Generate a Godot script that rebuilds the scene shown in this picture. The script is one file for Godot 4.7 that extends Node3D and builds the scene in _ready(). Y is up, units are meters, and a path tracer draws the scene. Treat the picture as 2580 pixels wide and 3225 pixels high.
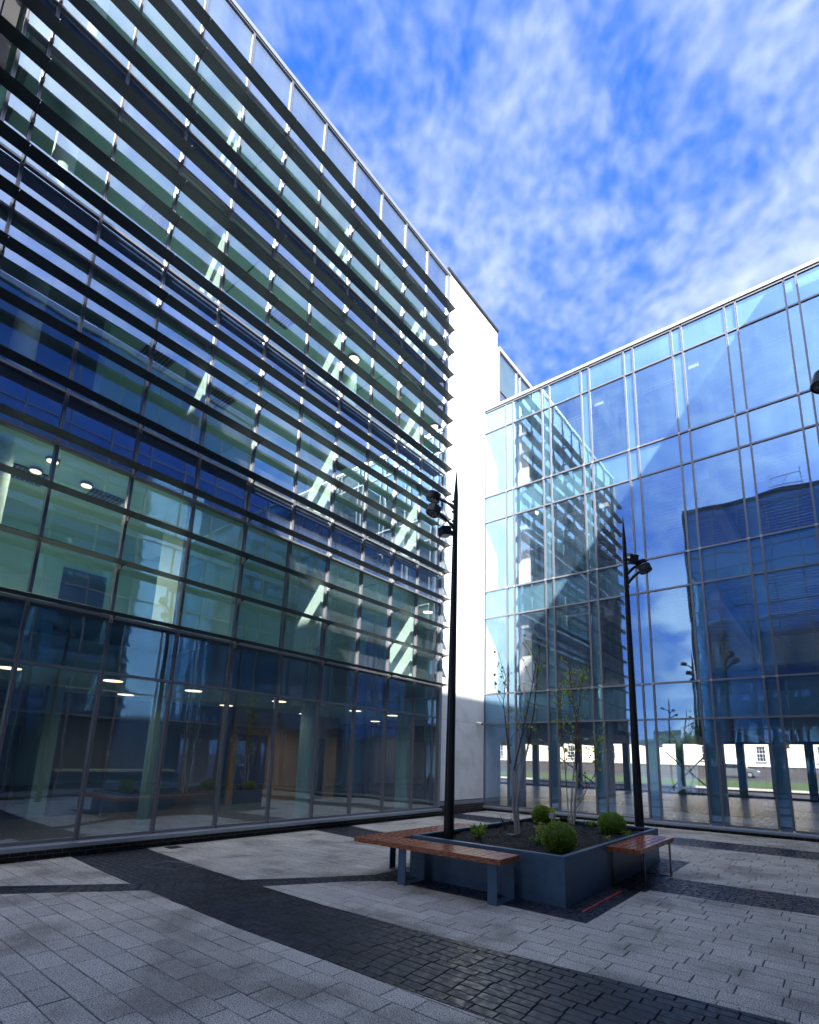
extends Node3D
# A glazed courtyard: a louvred office wing on the left, a white stair block in the corner, a glass hall at the back,
# and the two wings behind the camera that shade the court. Units are metres, y is up, the court's corner is the origin.

const LIGHT_TONES := [[0.68, 0.62, 0.53], [0.61, 0.555, 0.475], [0.73, 0.67, 0.575], [0.64, 0.58, 0.49]]
const DARK_TONES := [[0.026, 0.031, 0.046], [0.020, 0.024, 0.037], [0.034, 0.039, 0.056], [0.023, 0.027, 0.042]]
var mats := {}
var boxes := {}
var rng := RandomNumberGenerator.new()
var taken := {}

# ---------------------------------------------------------------- nodes
func numbered(called: String) -> String:
	if not taken.has(called):
		taken[called] = 0
		return called
	taken[called] += 1
	return "%s_%03d" % [called, taken[called]]

func part(called: String, mesh: Mesh, mat: Material, parent: Node3D, at := Vector3.ZERO, turn := Basis.IDENTITY) -> MeshInstance3D:
	var o := MeshInstance3D.new()
	o.name = called
	o.mesh = mesh
	o.material_override = mat
	o.transform = Transform3D(turn, at)
	parent.add_child(o, true)
	return o

func tag(o: Node3D, label: String, category: String, group := "") -> void:
	o.set_meta("label", label)
	o.set_meta("category", category)
	if group != "":
		o.set_meta("group", group)

func thing(called: String, label: String, category: String, at := Vector3.ZERO, turn := 0.0, group := "") -> Node3D:
	var o := Node3D.new()
	o.name = numbered(called)
	add_child(o)
	o.position = at
	o.rotation.y = turn
	tag(o, label, category, group)
	return o

func structure(called: String, mesh: Mesh, mat: Material, at := Vector3.ZERO) -> MeshInstance3D:
	var o := part(numbered(called), mesh, mat, self, at)
	o.set_meta("kind", "structure")
	return o

func copy_thing(src: Node3D, label: String, at: Vector3, turn := 0.0) -> Node3D:
	var c: Node3D = src.duplicate()
	c.name = numbered(String(src.name).get_slice("_0", 0))
	add_child(c)
	c.position = at
	c.rotation.y = turn
	c.set_meta("label", label)
	return c

# ---------------------------------------------------------------- mesh helpers
func box(x: float, y: float, z: float) -> Mesh:
	var k := "%.4f %.4f %.4f" % [x, y, z]
	if not boxes.has(k):
		var b := BoxMesh.new()
		b.size = Vector3(x, y, z)
		boxes[k] = b
	return boxes[k]

func start() -> SurfaceTool:
	var st := SurfaceTool.new()
	st.begin(Mesh.PRIMITIVE_TRIANGLES)
	return st

# a, b, c run counter-clockwise seen from outside
func tri(st: SurfaceTool, a: Vector3, b: Vector3, c: Vector3) -> void:
	var n := (b - a).cross(c - a).normalized()
	for v in [a, c, b]:
		st.set_normal(n)
		st.set_uv(Vector2(v.x, v.z))
		st.add_vertex(v)

func quad(st: SurfaceTool, a: Vector3, b: Vector3, c: Vector3, d: Vector3) -> void:
	tri(st, a, b, c)
	tri(st, a, c, d)

func add_box(st: SurfaceTool, lo: Vector3, hi: Vector3) -> void:
	var p := [Vector3(lo.x, lo.y, lo.z), Vector3(hi.x, lo.y, lo.z), Vector3(hi.x, lo.y, hi.z), Vector3(lo.x, lo.y, hi.z),
		Vector3(lo.x, hi.y, lo.z), Vector3(hi.x, hi.y, lo.z), Vector3(hi.x, hi.y, hi.z), Vector3(lo.x, hi.y, hi.z)]
	for f in [[0, 1, 2, 3], [4, 7, 6, 5], [0, 4, 5, 1], [1, 5, 6, 2], [2, 6, 7, 3], [3, 7, 4, 0]]:
		quad(st, p[f[0]], p[f[1]], p[f[2]], p[f[3]])

# a box whose top edges are chamfered; origin at the middle of its bottom
func chamfered(x: float, y: float, z: float, c: float) -> Mesh:
	var k := "c%.4f %.4f %.4f %.4f" % [x, y, z, c]
	if boxes.has(k):
		return boxes[k]
	var st := start()
	var hx := x / 2.0
	var hz := z / 2.0
	var lo := [Vector3(-hx, 0, hz), Vector3(hx, 0, hz), Vector3(hx, 0, -hz), Vector3(-hx, 0, -hz)]
	var mid := []
	var top := []
	for v in lo:
		mid.append(v + Vector3(0, y - c, 0))
		top.append(Vector3(v.x - signf(v.x) * c, y, v.z - signf(v.z) * c))
	for i in 4:
		var j := (i + 1) % 4
		quad(st, lo[i], lo[j], mid[j], mid[i])
		quad(st, mid[i], mid[j], top[j], top[i])
	quad(st, top[0], top[1], top[2], top[3])
	boxes[k] = st.commit()
	return boxes[k]

# a polygon in the x-y plane, counter-clockwise seen from +z, drawn out from z0 to z1
func add_prism(st: SurfaceTool, poly: PackedVector2Array, z0: float, z1: float, t := Transform3D.IDENTITY) -> void:
	var n := poly.size()
	for i in n:
		var a := poly[i]
		var b := poly[(i + 1) % n]
		quad(st, t * Vector3(a.x, a.y, z1), t * Vector3(a.x, a.y, z0), t * Vector3(b.x, b.y, z0), t * Vector3(b.x, b.y, z1))
	var ix := Geometry2D.triangulate_polygon(poly)
	for i in range(0, ix.size(), 3):
		var a := poly[ix[i]]
		var b := poly[ix[i + 1]]
		var c := poly[ix[i + 2]]
		if (b - a).cross(c - a) < 0.0:
			var s := b
			b = c
			c = s
		tri(st, t * Vector3(a.x, a.y, z1), t * Vector3(b.x, b.y, z1), t * Vector3(c.x, c.y, z1))
		tri(st, t * Vector3(a.x, a.y, z0), t * Vector3(c.x, c.y, z0), t * Vector3(b.x, b.y, z0))

func prism(poly: PackedVector2Array, z0: float, z1: float, t := Transform3D.IDENTITY) -> Mesh:
	var st := start()
	add_prism(st, poly, z0, z1, t)
	return st.commit()

func add_tube(st: SurfaceTool, pts: Array, radii: Array, sides := 8) -> void:
	var rings := []
	for i in pts.size():
		var d: Vector3 = (pts[mini(i + 1, pts.size() - 1)] - pts[maxi(i - 1, 0)]).normalized()
		var e := d.cross(Vector3(0.31, 0.17, 0.94) if absf(d.y) > 0.6 else Vector3.UP).normalized()
		var f := d.cross(e)
		var ring := []
		for k in sides:
			var a := TAU * k / sides
			var o := e * cos(a) + f * sin(a)
			ring.append([pts[i] + o * radii[i], o])
		rings.append(ring)
	for i in pts.size() - 1:
		for k in sides:
			var j := (k + 1) % sides
			var q := [rings[i][k], rings[i][j], rings[i + 1][j], rings[i + 1][k]]
			for m in [0, 2, 1, 0, 3, 2]:
				st.set_normal(q[m][1])
				st.set_uv(Vector2(float(k) / sides, i))
				st.add_vertex(q[m][0])
	for e in [0, pts.size() - 1]:
		for k in range(1, sides - 1):
			if e == 0:
				tri(st, rings[e][0][0], rings[e][k + 1][0], rings[e][k][0])
			else:
				tri(st, rings[e][0][0], rings[e][k][0], rings[e][k + 1][0])

func tube(pts: Array, radii: Array, sides := 8) -> Mesh:
	var st := start()
	add_tube(st, pts, radii, sides)
	return st.commit()

# profile of [radius, height] turned about y, flat between the given heights
func lathe(profile: Array, sides := 20) -> Mesh:
	var st := start()
	for i in profile.size() - 1:
		var p: Array = profile[i]
		var q: Array = profile[i + 1]
		var slope := Vector2(q[1] - p[1], p[0] - q[0]).normalized()
		for k in sides:
			var a := TAU * k / sides
			var b := TAU * (k + 1) / sides
			var v := [Vector3(p[0] * cos(a), p[1], p[0] * sin(a)), Vector3(p[0] * cos(b), p[1], p[0] * sin(b)), Vector3(q[0] * cos(b), q[1], q[0] * sin(b)), Vector3(q[0] * cos(a), q[1], q[0] * sin(a))]
			var n := [Vector3(cos(a) * slope.x, slope.y, sin(a) * slope.x), Vector3(cos(b) * slope.x, slope.y, sin(b) * slope.x)]
			for m in [0, 1, 2, 0, 2, 3]:
				st.set_normal(n[0] if m == 0 or m == 3 else n[1])
				st.set_uv(Vector2(float(k) / sides, i))
				st.add_vertex(v[m])
	return st.commit()

func leaf(st: SurfaceTool, at: Vector3, dir: Vector3, up: Vector3, l: float, w: float) -> void:
	var s := dir.cross(up).normalized() * w * 0.5
	var m := at + dir * l * 0.45 + up * l * 0.08
	var e := at + dir * l
	for q in [[at, m - s, m + s], [m - s, e, m + s]]:
		var n: Vector3 = (q[1] - q[0]).cross(q[2] - q[0]).normalized()
		for v in [q[0], q[2], q[1]]:
			st.set_normal(n)
			st.add_vertex(v)

func rand_dir() -> Vector3:
	while true:
		var v := Vector3(rng.randf_range(-1, 1), rng.randf_range(-1, 1), rng.randf_range(-1, 1))
		if v.length() < 1.0 and v.length() > 0.1:
			return v.normalized()
	return Vector3.UP

# ---------------------------------------------------------------- textures and materials
func lin(r: float, g: float, b: float, a := 1.0) -> Color:
	var c := Color(r, g, b).linear_to_srgb()
	c.a = a
	return c

func noise(seed_: int, freq: float, oct := 4) -> FastNoiseLite:
	var n := FastNoiseLite.new()
	n.seed = seed_
	n.noise_type = FastNoiseLite.TYPE_SIMPLEX_SMOOTH
	n.frequency = freq
	n.fractal_octaves = oct
	return n

func noise_tex(seed_: int, freq: float, oct: int, stops: Array, size := 512, bump := 0.0) -> NoiseTexture2D:
	var t := NoiseTexture2D.new()
	t.width = size
	t.height = size
	t.seamless = true
	t.noise = noise(seed_, freq, oct)
	if bump > 0.0:
		t.as_normal_map = true
		t.bump_strength = bump
	elif stops.size() > 0:
		var g := Gradient.new()
		var off := PackedFloat32Array()
		var col := PackedColorArray()
		for s in stops:
			off.append(s[0])
			col.append(s[1])
		g.offsets = off
		g.colors = col
		t.color_ramp = g
	return t

func plain(called: String, c: Color, rough := 0.6, metal := 0.0) -> StandardMaterial3D:
	var m := StandardMaterial3D.new()
	m.resource_name = called
	m.albedo_color = c
	m.roughness = rough
	m.metallic = metal
	mats[called] = m
	return m

# colour and roughness both mottled by world-space noise
func mottled(called: String, c: Color, tex: Texture2D, scale: float, rough: float, rough_tex: Texture2D = null, metal := 0.0, fine: Texture2D = null, relief := 0.0) -> StandardMaterial3D:
	var m := plain(called, c, rough, metal)
	m.albedo_texture = tex
	m.uv1_triplanar = true
	m.uv1_world_triplanar = true
	m.uv1_scale = Vector3.ONE * scale
	if rough_tex:
		m.roughness_texture = rough_tex
	if fine:
		m.heightmap_enabled = true
		m.heightmap_texture = fine
		m.heightmap_scale = relief
	return m

func glass(called: String, tint: Color, share: float, wave: Texture2D, white: Texture2D, dust: Texture2D) -> StandardMaterial3D:
	# a mirror coating over clear glass, with a thin film of dust that catches the sun
	var m := plain(called, Color(tint.r, tint.g, tint.b, share), 0.015, 1.0)
	m.transparency = BaseMaterial3D.TRANSPARENCY_ALPHA
	m.albedo_texture = white
	m.metallic_texture = dust
	m.metallic_texture_channel = BaseMaterial3D.TEXTURE_CHANNEL_RED
	m.normal_enabled = true
	m.normal_texture = wave
	m.normal_scale = 0.005
	m.cull_mode = BaseMaterial3D.CULL_DISABLED
	return m

func dust_texture(clean: float) -> ImageTexture:
	# rain streaks: noise drawn out down the pane
	var im := Image.create(256, 256, false, Image.FORMAT_RGB8)
	var streak := noise(71, 0.11, 3)
	var cloud := noise(73, 0.013, 3)
	for j in 256:
		for i in 256:
			var v := clean + (1.0 - clean) * (0.8 * streak.get_noise_2d(i, j * 0.045) + 0.8 * cloud.get_noise_2d(i, j))
			v = clampf(v, 0.0, 1.0)
			im.set_pixel(i, j, Color(v, v, v))
	return ImageTexture.create_from_image(im)

# a second, much larger pattern multiplied over the first
func stained(m: StandardMaterial3D, tex: Texture2D, scale: float) -> void:
	m.detail_enabled = true
	m.detail_albedo = tex
	m.detail_blend_mode = BaseMaterial3D.BLEND_MODE_MUL
	m.detail_uv_layer = BaseMaterial3D.DETAIL_UV_2
	m.uv2_triplanar = true
	m.uv2_world_triplanar = true
	m.uv2_scale = Vector3.ONE * scale

func make_materials() -> void:
	var grain := noise_tex(3, 0.09, 4, [[0.0, Color(0.62, 0.62, 0.64)], [0.42, Color(0.88, 0.88, 0.89)], [0.6, Color(1, 1, 1)], [1.0, Color(1.0, 1.0, 1.0)]], 512)
	var speck := noise_tex(5, 0.07, 5, [[0.0, Color(0.28, 0.28, 0.30)], [0.36, Color(0.62, 0.62, 0.63)], [0.50, Color(0.90, 0.90, 0.89)], [0.64, Color(1.0, 1.0, 1.0)], [1.0, Color(1, 1, 1)]], 1024)
	var stain := noise_tex(15, 0.010, 5, [[0.22, Color(0.80, 0.795, 0.785)], [0.42, Color(0.94, 0.94, 0.935)], [0.6, Color(1, 1, 1)]], 512)
	var rough_map := noise_tex(8, 0.02, 4, [[0.25, Color(0.55, 0.55, 0.55)], [0.6, Color(1, 1, 1)]], 512)
	var dirt := noise_tex(9, 0.012, 5, [[0.2, Color(0.94, 0.94, 0.935)], [0.55, Color(1, 1, 1)]], 512)
	var height := noise_tex(6, 0.2, 3, [], 512)
	var tones := LIGHT_TONES
	for i in 4:
		mottled("light_paver_%d" % i, lin(tones[i][0], tones[i][1], tones[i][2]), speck, 0.95, 0.72, rough_map, 0.0, height, 0.12)
		stained(mats["light_paver_%d" % i], stain, 0.16)
	var dark := DARK_TONES
	for i in 4:
		mottled("dark_paver_%d" % i, lin(dark[i][0], dark[i][1], dark[i][2]), speck, 1.1, 0.55, rough_map, 0.0, height, 0.06)
		stained(mats["dark_paver_%d" % i], stain, 0.21)
	mottled("grout", lin(0.034, 0.034, 0.030), grain, 2.0, 0.9)
	mottled("brick_dark", lin(0.050, 0.047, 0.045), speck, 3.0, 0.75, null, 0.0, height, 0.3)
	mottled("brick_brown", lin(0.066, 0.056, 0.046), speck, 3.0, 0.75, null, 0.0, height, 0.3)
	mottled("mortar", lin(0.30, 0.28, 0.25), grain, 2.0, 0.9)
	mottled("white_render", lin(0.80, 0.79, 0.765), dirt, 0.16, 0.65)
	plain("shadow_gap", lin(0.05, 0.05, 0.055), 0.8)
	plain("aluminium", lin(0.22, 0.22, 0.235), 0.38, 0.5)
	plain("coping_metal", lin(0.40, 0.41, 0.42), 0.4, 0.3)
	plain("sill_metal", lin(0.30, 0.33, 0.37), 0.38, 0.5)
	mottled("louvre_metal", lin(0.045, 0.056, 0.064), dirt, 0.5, 0.36)
	plain("bracket_metal", lin(0.42, 0.42, 0.43), 0.4, 0.6)
	plain("dark_cladding", lin(0.022, 0.021, 0.021), 0.55)
	plain("black_paint", lin(0.010, 0.010, 0.012), 0.32)
	plain("lens_grey", lin(0.09, 0.085, 0.09), 0.25)
	var white := Image.create(4, 4, false, Image.FORMAT_RGBA8)
	white.fill(Color.WHITE)
	var white_tex := ImageTexture.create_from_image(white)
	var wave := noise_tex(21, 0.006, 1, [], 512, 30.0)
	glass("office_glass", Color(0.86, 0.94, 1.0), 0.42, wave, white_tex, dust_texture(0.935))
	glass("hall_glass", Color(0.66, 0.84, 1.0), 0.45, wave, white_tex, dust_texture(0.91))
	glass("wing_glass", Color(0.55, 0.78, 1.0), 0.30, wave, white_tex, dust_texture(0.96))
	plain("office_spandrel", lin(0.022, 0.060, 0.175), 0.5)
	plain("office_base_spandrel", lin(0.030, 0.105, 0.115), 0.5)
	plain("hall_spandrel", lin(0.085, 0.20, 0.25), 0.5)
	plain("wing_spandrel", lin(0.018, 0.050, 0.120), 0.5)
	mottled("planter_steel", lin(0.065, 0.125, 0.185), dirt, 0.9, 0.38)
	var wood := noise_tex(31, 0.02, 5, [[0.2, Color(0.52, 0.42, 0.40)], [0.5, Color(0.85, 0.80, 0.78)], [0.75, Color(1, 1, 1)]], 512)
	var wx := mottled("wood_along_x", lin(0.52, 0.185, 0.072), wood, 1.0, 0.33, rough_map)
	wx.uv1_scale = Vector3(0.8, 9.0, 9.0)
	var wz := mottled("wood_along_z", lin(0.49, 0.165, 0.065), wood, 1.0, 0.30, rough_map)
	wz.uv1_scale = Vector3(9.0, 9.0, 0.8)
	mottled("bark_mulch", lin(0.010, 0.008, 0.006), speck, 3.0, 0.85, null, 0.0, height, 1.2)
	plain("bark_chip", lin(0.018, 0.012, 0.008), 0.75)
	plain("bark_chip_pale", lin(0.09, 0.06, 0.04), 0.75)
	for k in [["box_leaf", 0.105, 0.215, 0.014], ["box_leaf_dark", 0.035, 0.075, 0.008], ["birch_leaf", 0.20, 0.30, 0.025], ["yellow_leaf", 0.48, 0.42, 0.08], ["herb_leaf", 0.07, 0.14, 0.05], ["tree_leaf", 0.06, 0.10, 0.02]]:
		var m := plain(k[0], lin(k[1], k[2], k[3]), 0.45)
		m.backlight_enabled = true
		m.backlight = Color(0.6, 0.65, 0.25)
		m.cull_mode = BaseMaterial3D.CULL_DISABLED
	mottled("birch_bark", lin(0.50, 0.44, 0.38), grain, 6.0, 0.7)
	plain("young_bark", lin(0.14, 0.065, 0.035), 0.6)
	plain("twig_bark", lin(0.05, 0.035, 0.028), 0.7)
	plain("tree_bark", lin(0.06, 0.05, 0.04), 0.8)
	plain("plant_label", lin(0.75, 0.76, 0.78), 0.5)
	plain("label_print", lin(0.20, 0.20, 0.22), 0.6)
	plain("glass_tinted_wall", lin(0.48, 0.82, 0.78), 0.7)  # white walls: green light through the glass is put into this colour
	plain("ceiling_paint", lin(0.44, 0.74, 0.66), 0.75)  # ceiling colour carries the same glass tint, brightened to stand in for daylight
	plain("column_paint", lin(0.60, 0.84, 0.74), 0.55)  # white columns, coloured mint as tinted glass would show them
	plain("office_wall", lin(0.42, 0.72, 0.68), 0.7)  # teal of the glazing is put into the wall colour
	plain("lobby_wall", lin(0.09, 0.09, 0.085), 0.7)
	plain("lobby_timber", lin(0.26, 0.165, 0.040), 0.5)
	plain("dark_door", lin(0.025, 0.018, 0.014), 0.5)
	plain("blue_door", lin(0.03, 0.07, 0.14), 0.5)
	plain("upper_floor", lin(0.50, 0.60, 0.56), 0.7)
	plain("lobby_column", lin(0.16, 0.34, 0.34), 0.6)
	plain("carpet", lin(0.045, 0.055, 0.058), 0.8)
	plain("vent_metal", lin(0.20, 0.24, 0.23), 0.5)
	mottled("hall_floor", lin(0.13, 0.125, 0.11), grain, 0.7, 0.42, rough_map)
	plain("hall_wall", lin(0.70, 0.72, 0.71), 0.6)
	plain("hall_pier", lin(0.09, 0.095, 0.10), 0.6)
	plain("hall_steel", lin(0.40, 0.44, 0.46), 0.5, 0.1)
	plain("deck_metal", lin(0.28, 0.31, 0.34), 0.4, 0.45)
	plain("cream_render", lin(0.80, 0.73, 0.56), 0.8)
	plain("sash_white", lin(0.78, 0.77, 0.74), 0.5)
	plain("dark_glazing", lin(0.03, 0.04, 0.05), 0.1)
	plain("slate", lin(0.07, 0.07, 0.08), 0.6)
	mottled("old_stone", lin(0.085, 0.08, 0.075), grain, 0.6, 0.9)
	mottled("lawn", lin(0.055, 0.115, 0.018), speck, 0.35, 0.9)
	mottled("asphalt", lin(0.05, 0.05, 0.053), speck, 1.2, 0.85)
	mottled("hillside", lin(0.05, 0.075, 0.05), grain, 0.02, 0.95)
	plain("kerb_stone", lin(0.42, 0.41, 0.39), 0.8)
	plain("car_paint", lin(0.20, 0.23, 0.26), 0.22, 0.5)
	plain("car_glass", lin(0.02, 0.025, 0.03), 0.08)
	plain("tyre_rubber", lin(0.015, 0.015, 0.016), 0.8)
	plain("house_white", lin(0.75, 0.72, 0.66), 0.8)
	plain("house_red", lin(0.40, 0.12, 0.07), 0.8)
	plain("red_paint_line", lin(0.50, 0.035, 0.03), 0.7)
	plain("orange_paint_line", lin(0.75, 0.33, 0.22), 0.7)
	plain("camera_white", lin(0.78, 0.78, 0.78), 0.35)
	plain("leaf_litter", lin(0.018, 0.015, 0.012), 0.8)
	var glow := plain("warm_diffuser", lin(0.9, 0.85, 0.65), 0.5)
	glow.emission_enabled = true
	glow.emission = lin(1.0, 0.86, 0.55)
	glow.emission_energy_multiplier = 0.75

# ---------------------------------------------------------------- sky
func sky_panorama() -> ImageTexture:
	var w := 2048
	var h := 1024
	var im := Image.create(w, h, false, Image.FORMAT_RGBF)
	var fleece := noise(41, 1.0, 4)
	var ripple := noise(47, 1.0, 3)
	var bend := noise(49, 1.0, 2)
	var patch := noise(55, 1.0, 2)
	var heap := noise(63, 1.0, 5)
	for j in h:
		var el := PI * (0.5 - (j + 0.5) / h)
		if el < -0.03:
			for i in w:
				im.set_pixel(i, j, Color(0.16, 0.19, 0.24))
			continue
		var y := maxf(sin(el), 0.0)
		var c := cos(el)
		var blue := Color(0.020, 0.088, 0.40).lerp(Color(0.040, 0.142, 0.43), pow(1.0 - y, 1.6))
		blue = blue.lerp(Color(0.36, 0.47, 0.66), pow(1.0 - y, 9.0) * 0.8)
		for i in w:
			var az := TAU * (i + 0.5) / w
			var d := Vector3(sin(az) * c, y, -cos(az) * c)
			var k := 1.5 / (y + 0.50)
			var p := Vector2(d.x, d.z) * k
			var q := Vector3(d.x * 0.9 + d.z * 0.35, d.y * 1.15, d.z * 0.9 - d.x * 0.35)
			var wob := bend.get_noise_3d(q.x * 4.0, q.y * 4.0, q.z * 4.0) * 0.05
			q += Vector3(wob, -wob, wob * 0.6)
			var f := fleece.get_noise_3d(q.x * 10.0, q.y * 12.5, q.z * 10.0) * 0.36 + ripple.get_noise_3d(q.x * 31.0, q.y * 36.0, q.z * 31.0) * 0.30
			var mid := bend.get_noise_3d(q.x * 3.3 + 5.0, q.y * 4.2, q.z * 3.3)
			var big := patch.get_noise_3d(p.x * 0.55 + SKY_X, p.y * 0.55 + SKY_Y, 9.0) + 0.45 * smoothstep(0.1, 0.8, p.x)
			var t := smoothstep(-0.95, 1.05, f * 1.15 + big * 0.95 + mid * 0.50 - 0.20)
			var col := blue.lerp(Color(0.370, 0.415, 0.470), t * 0.90)
			if el < 0.42:
				var hp := heap.get_noise_3d(d.x * 2.6, y * 5.0, d.z * 2.6)
				var heaped := smoothstep(0.05, 0.30, hp) * (1.0 - smoothstep(0.22, 0.42, el))
				col = col.lerp(Color(0.54, 0.57, 0.64), heaped * 0.9)
			# glow round the unseen sun, strengthened and warmed to fill the shaded court
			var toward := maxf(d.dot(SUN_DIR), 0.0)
			var fill_glow := 4.6 * pow(toward, 6.5)
			col *= 1.0 + 0.4 * fill_glow
			col += Color(0.255, 0.235, 0.205) * fill_glow
			im.set_pixel(i, j, col)
	return ImageTexture.create_from_image(im)

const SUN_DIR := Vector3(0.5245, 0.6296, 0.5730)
const SKY_X := 7.3
const SKY_Y := 0.8

# ---------------------------------------------------------------- curtain walling
# local axes of a facade: x along it, y up, z out of it
var pane_meshes := {}

func pane_mesh(w: float, h: float, variant: int) -> Mesh:
	var k := "%.3f %.3f %d" % [w, h, variant]
	if pane_meshes.has(k):
		return pane_meshes[k]
	var st := start()
	var o := Vector2(variant * 0.37, variant * 0.61)
	var p := [Vector3(-w / 2, -h / 2, 0), Vector3(w / 2, -h / 2, 0), Vector3(w / 2, h / 2, 0), Vector3(-w / 2, h / 2, 0)]
	for i in [0, 2, 1, 0, 3, 2]:
		st.set_normal(Vector3(0, 0, 1))
		st.set_uv(Vector2(p[i].x, -p[i].y) * 0.28 + o)
		st.add_vertex(p[i])
	st.generate_tangents()
	pane_meshes[k] = st.commit()
	return pane_meshes[k]

var mullion_meshes := {}
func mullion_mesh(h: float, wide := 0.05) -> Mesh:
	var k := "%.3f %.3f" % [h, wide]
	if not mullion_meshes.has(k):
		var a := wide / 2.0
		var g := wide * 0.14
		var poly := PackedVector2Array([Vector2(-a, 0.030), Vector2(-a, -0.09), Vector2(a, -0.09), Vector2(a, 0.030), Vector2(g, 0.030), Vector2(g, 0.012), Vector2(-g, 0.012), Vector2(-g, 0.030)])
		# drawn out along y: the profile's y becomes local z, its own z becomes -y
		mullion_meshes[k] = prism(poly, 0.0, -h, Transform3D(Basis(Vector3(1, 0, 0), Vector3(0, 0, 1), Vector3(0, -1, 0)), Vector3.ZERO))
	return mullion_meshes[k]

func curtain(parent: Node3D, f: Transform3D, cols: Array, rows: Array, opaque: Callable, pane_mat: Material, spandrel_mat: Material, wide := 0.05, tilt := 0.0016) -> void:
	var y0: float = rows[0]
	var y1: float = rows[rows.size() - 1]
	for u in cols:
		part("mullion", mullion_mesh(y1 - y0, wide), mats["aluminium"], parent, f * Vector3(u, y0, 0), f.basis)
	for i in cols.size() - 1:
		var a: float = cols[i]
		var b: float = cols[i + 1]
		var w := b - a - wide
		for v in rows:
			part("transom", box(w - 0.002, wide, 0.11), mats["aluminium"], parent, f * Vector3((a + b) / 2, v, -0.0285), f.basis)
		for j in rows.size() - 1:
			var lo: float = rows[j]
			var hi: float = rows[j + 1]
			var h := hi - lo - wide
			var lean := Basis(Vector3.RIGHT, rng.randf_range(-tilt, tilt)) * Basis(Vector3.UP, rng.randf_range(-tilt, tilt))
			part("glass_pane", pane_mesh(w, h, rng.randi() % 5), pane_mat, parent, f * Vector3((a + b) / 2, (lo + hi) / 2, -0.012), f.basis * lean)
			if opaque.call(i, j):
				var face := spandrel_mat
				if j == 1 and spandrel_mat == mats["office_spandrel"]:
					face = mats["office_base_spandrel"]
				part("spandrel_panel", box(w, h, 0.02), face, parent, f * Vector3((a + b) / 2, (lo + hi) / 2, -0.07), f.basis)

func brick_course(parent: Node3D, f: Transform3D, u0: float, u1: float, y: float, shift: float) -> void:
	var u := u0 + shift
	while u < u1 - 0.05:
		var a := maxf(u, u0)
		var l := minf(u + 0.215, u1) - a
		if l > 0.04:
			var m: String = ["brick_dark", "brick_dark", "brick_brown"][rng.randi() % 3]
			part("brick", box(snappedf(l, 0.001), 0.056, 0.05), mats[m], parent, f * Vector3(a + l / 2, y, rng.randf_range(-0.002, 0.002)), f.basis)
		u += 0.225

func plinth(parent: Node3D, f: Transform3D, u0: float, u1: float, top: float, courses: int) -> void:
	var p := part("plinth", box(u1 - u0, top, 0.06), mats["mortar"], parent, f * Vector3((u0 + u1) / 2, top / 2, -0.012), f.basis)
	for k in courses:
		brick_course(p, Transform3D(Basis.IDENTITY, Vector3(-(u0 + u1) / 2, -top / 2, 0.012)), u0, u1, 0.032 + k * 0.066, -0.11 * (k % 2))

# ---------------------------------------------------------------- the office wing on the left
const OFFICE := Transform3D(Basis(Vector3(0, 0, -1), Vector3(0, 1, 0), Vector3(1, 0, 0)), Vector3.ZERO)   # x runs away from the camera

func louvre_mesh(l: float) -> Mesh:
	var k := "louvre%.3f" % l
	if not boxes.has(k):
		# section: nearly flat underneath, a sharp outer edge, thicker towards the wall
		var poly := PackedVector2Array([Vector2(0.130, 0.006), Vector2(0.150, 0.0), Vector2(0.405, 0.0), Vector2(0.412, 0.008), Vector2(0.21, 0.066), Vector2(0.15, 0.070), Vector2(0.128, 0.054)])
		# profile x -> out (local z), profile y -> up; drawn out along -x
		boxes[k] = prism(poly, 0.0, l, Transform3D(Basis(Vector3(0, 0, 1), Vector3(0, 1, 0), Vector3(-1, 0, 0)), Vector3(l, 0, 0)))
	return boxes[k]

func louvres(parent: Node3D, f: Transform3D, cuts: Array, arms: Array, first: float, step: float, n: int) -> void:
	# support: an upright bar on the wall, an arm under the blade and a small head on the blade's edge
	var st := start()
	add_prism(st, PackedVector2Array([Vector2(0.02, -0.06), Vector2(0.05, -0.085), Vector2(0.20, -0.016), Vector2(0.36, -0.010), Vector2(0.36, 0.0), Vector2(0.16, 0.0), Vector2(0.05, 0.07), Vector2(0.02, 0.07)]), -0.006, 0.006, Transform3D(Basis(Vector3(0, 0, 1), Vector3(0, 1, 0), Vector3(-1, 0, 0)), Vector3.ZERO))
	var arm := st.commit()
	var shoe := start()
	add_box(shoe, Vector3(-0.03, -0.09, 0.03), Vector3(0.03, 0.09, 0.055))
	add_box(shoe, Vector3(-0.012, -0.05, 0.055), Vector3(0.012, 0.03, 0.13))
	var shoe_mesh := shoe.commit()
	for i in n:
		var y := first + step * i
		for k in cuts.size() - 1:
			part("sun_louvre", louvre_mesh(snappedf(cuts[k + 1] - cuts[k] - 0.008, 0.001)), mats["louvre_metal"], parent, f * Vector3(cuts[k] + 0.004, y, 0), f.basis)
		for u in arms:
			var s := part("louvre_bracket", shoe_mesh, mats["bracket_metal"], parent, f * Vector3(u, y - 0.02, 0), f.basis)
			part("arm", arm, mats["louvre_metal"], s, Vector3(0, 0.02, 0))
			part("bolt_head", box(0.016, 0.016, 0.02), mats["bracket_metal"], s, Vector3(0, 0.036, 0.405))

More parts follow.
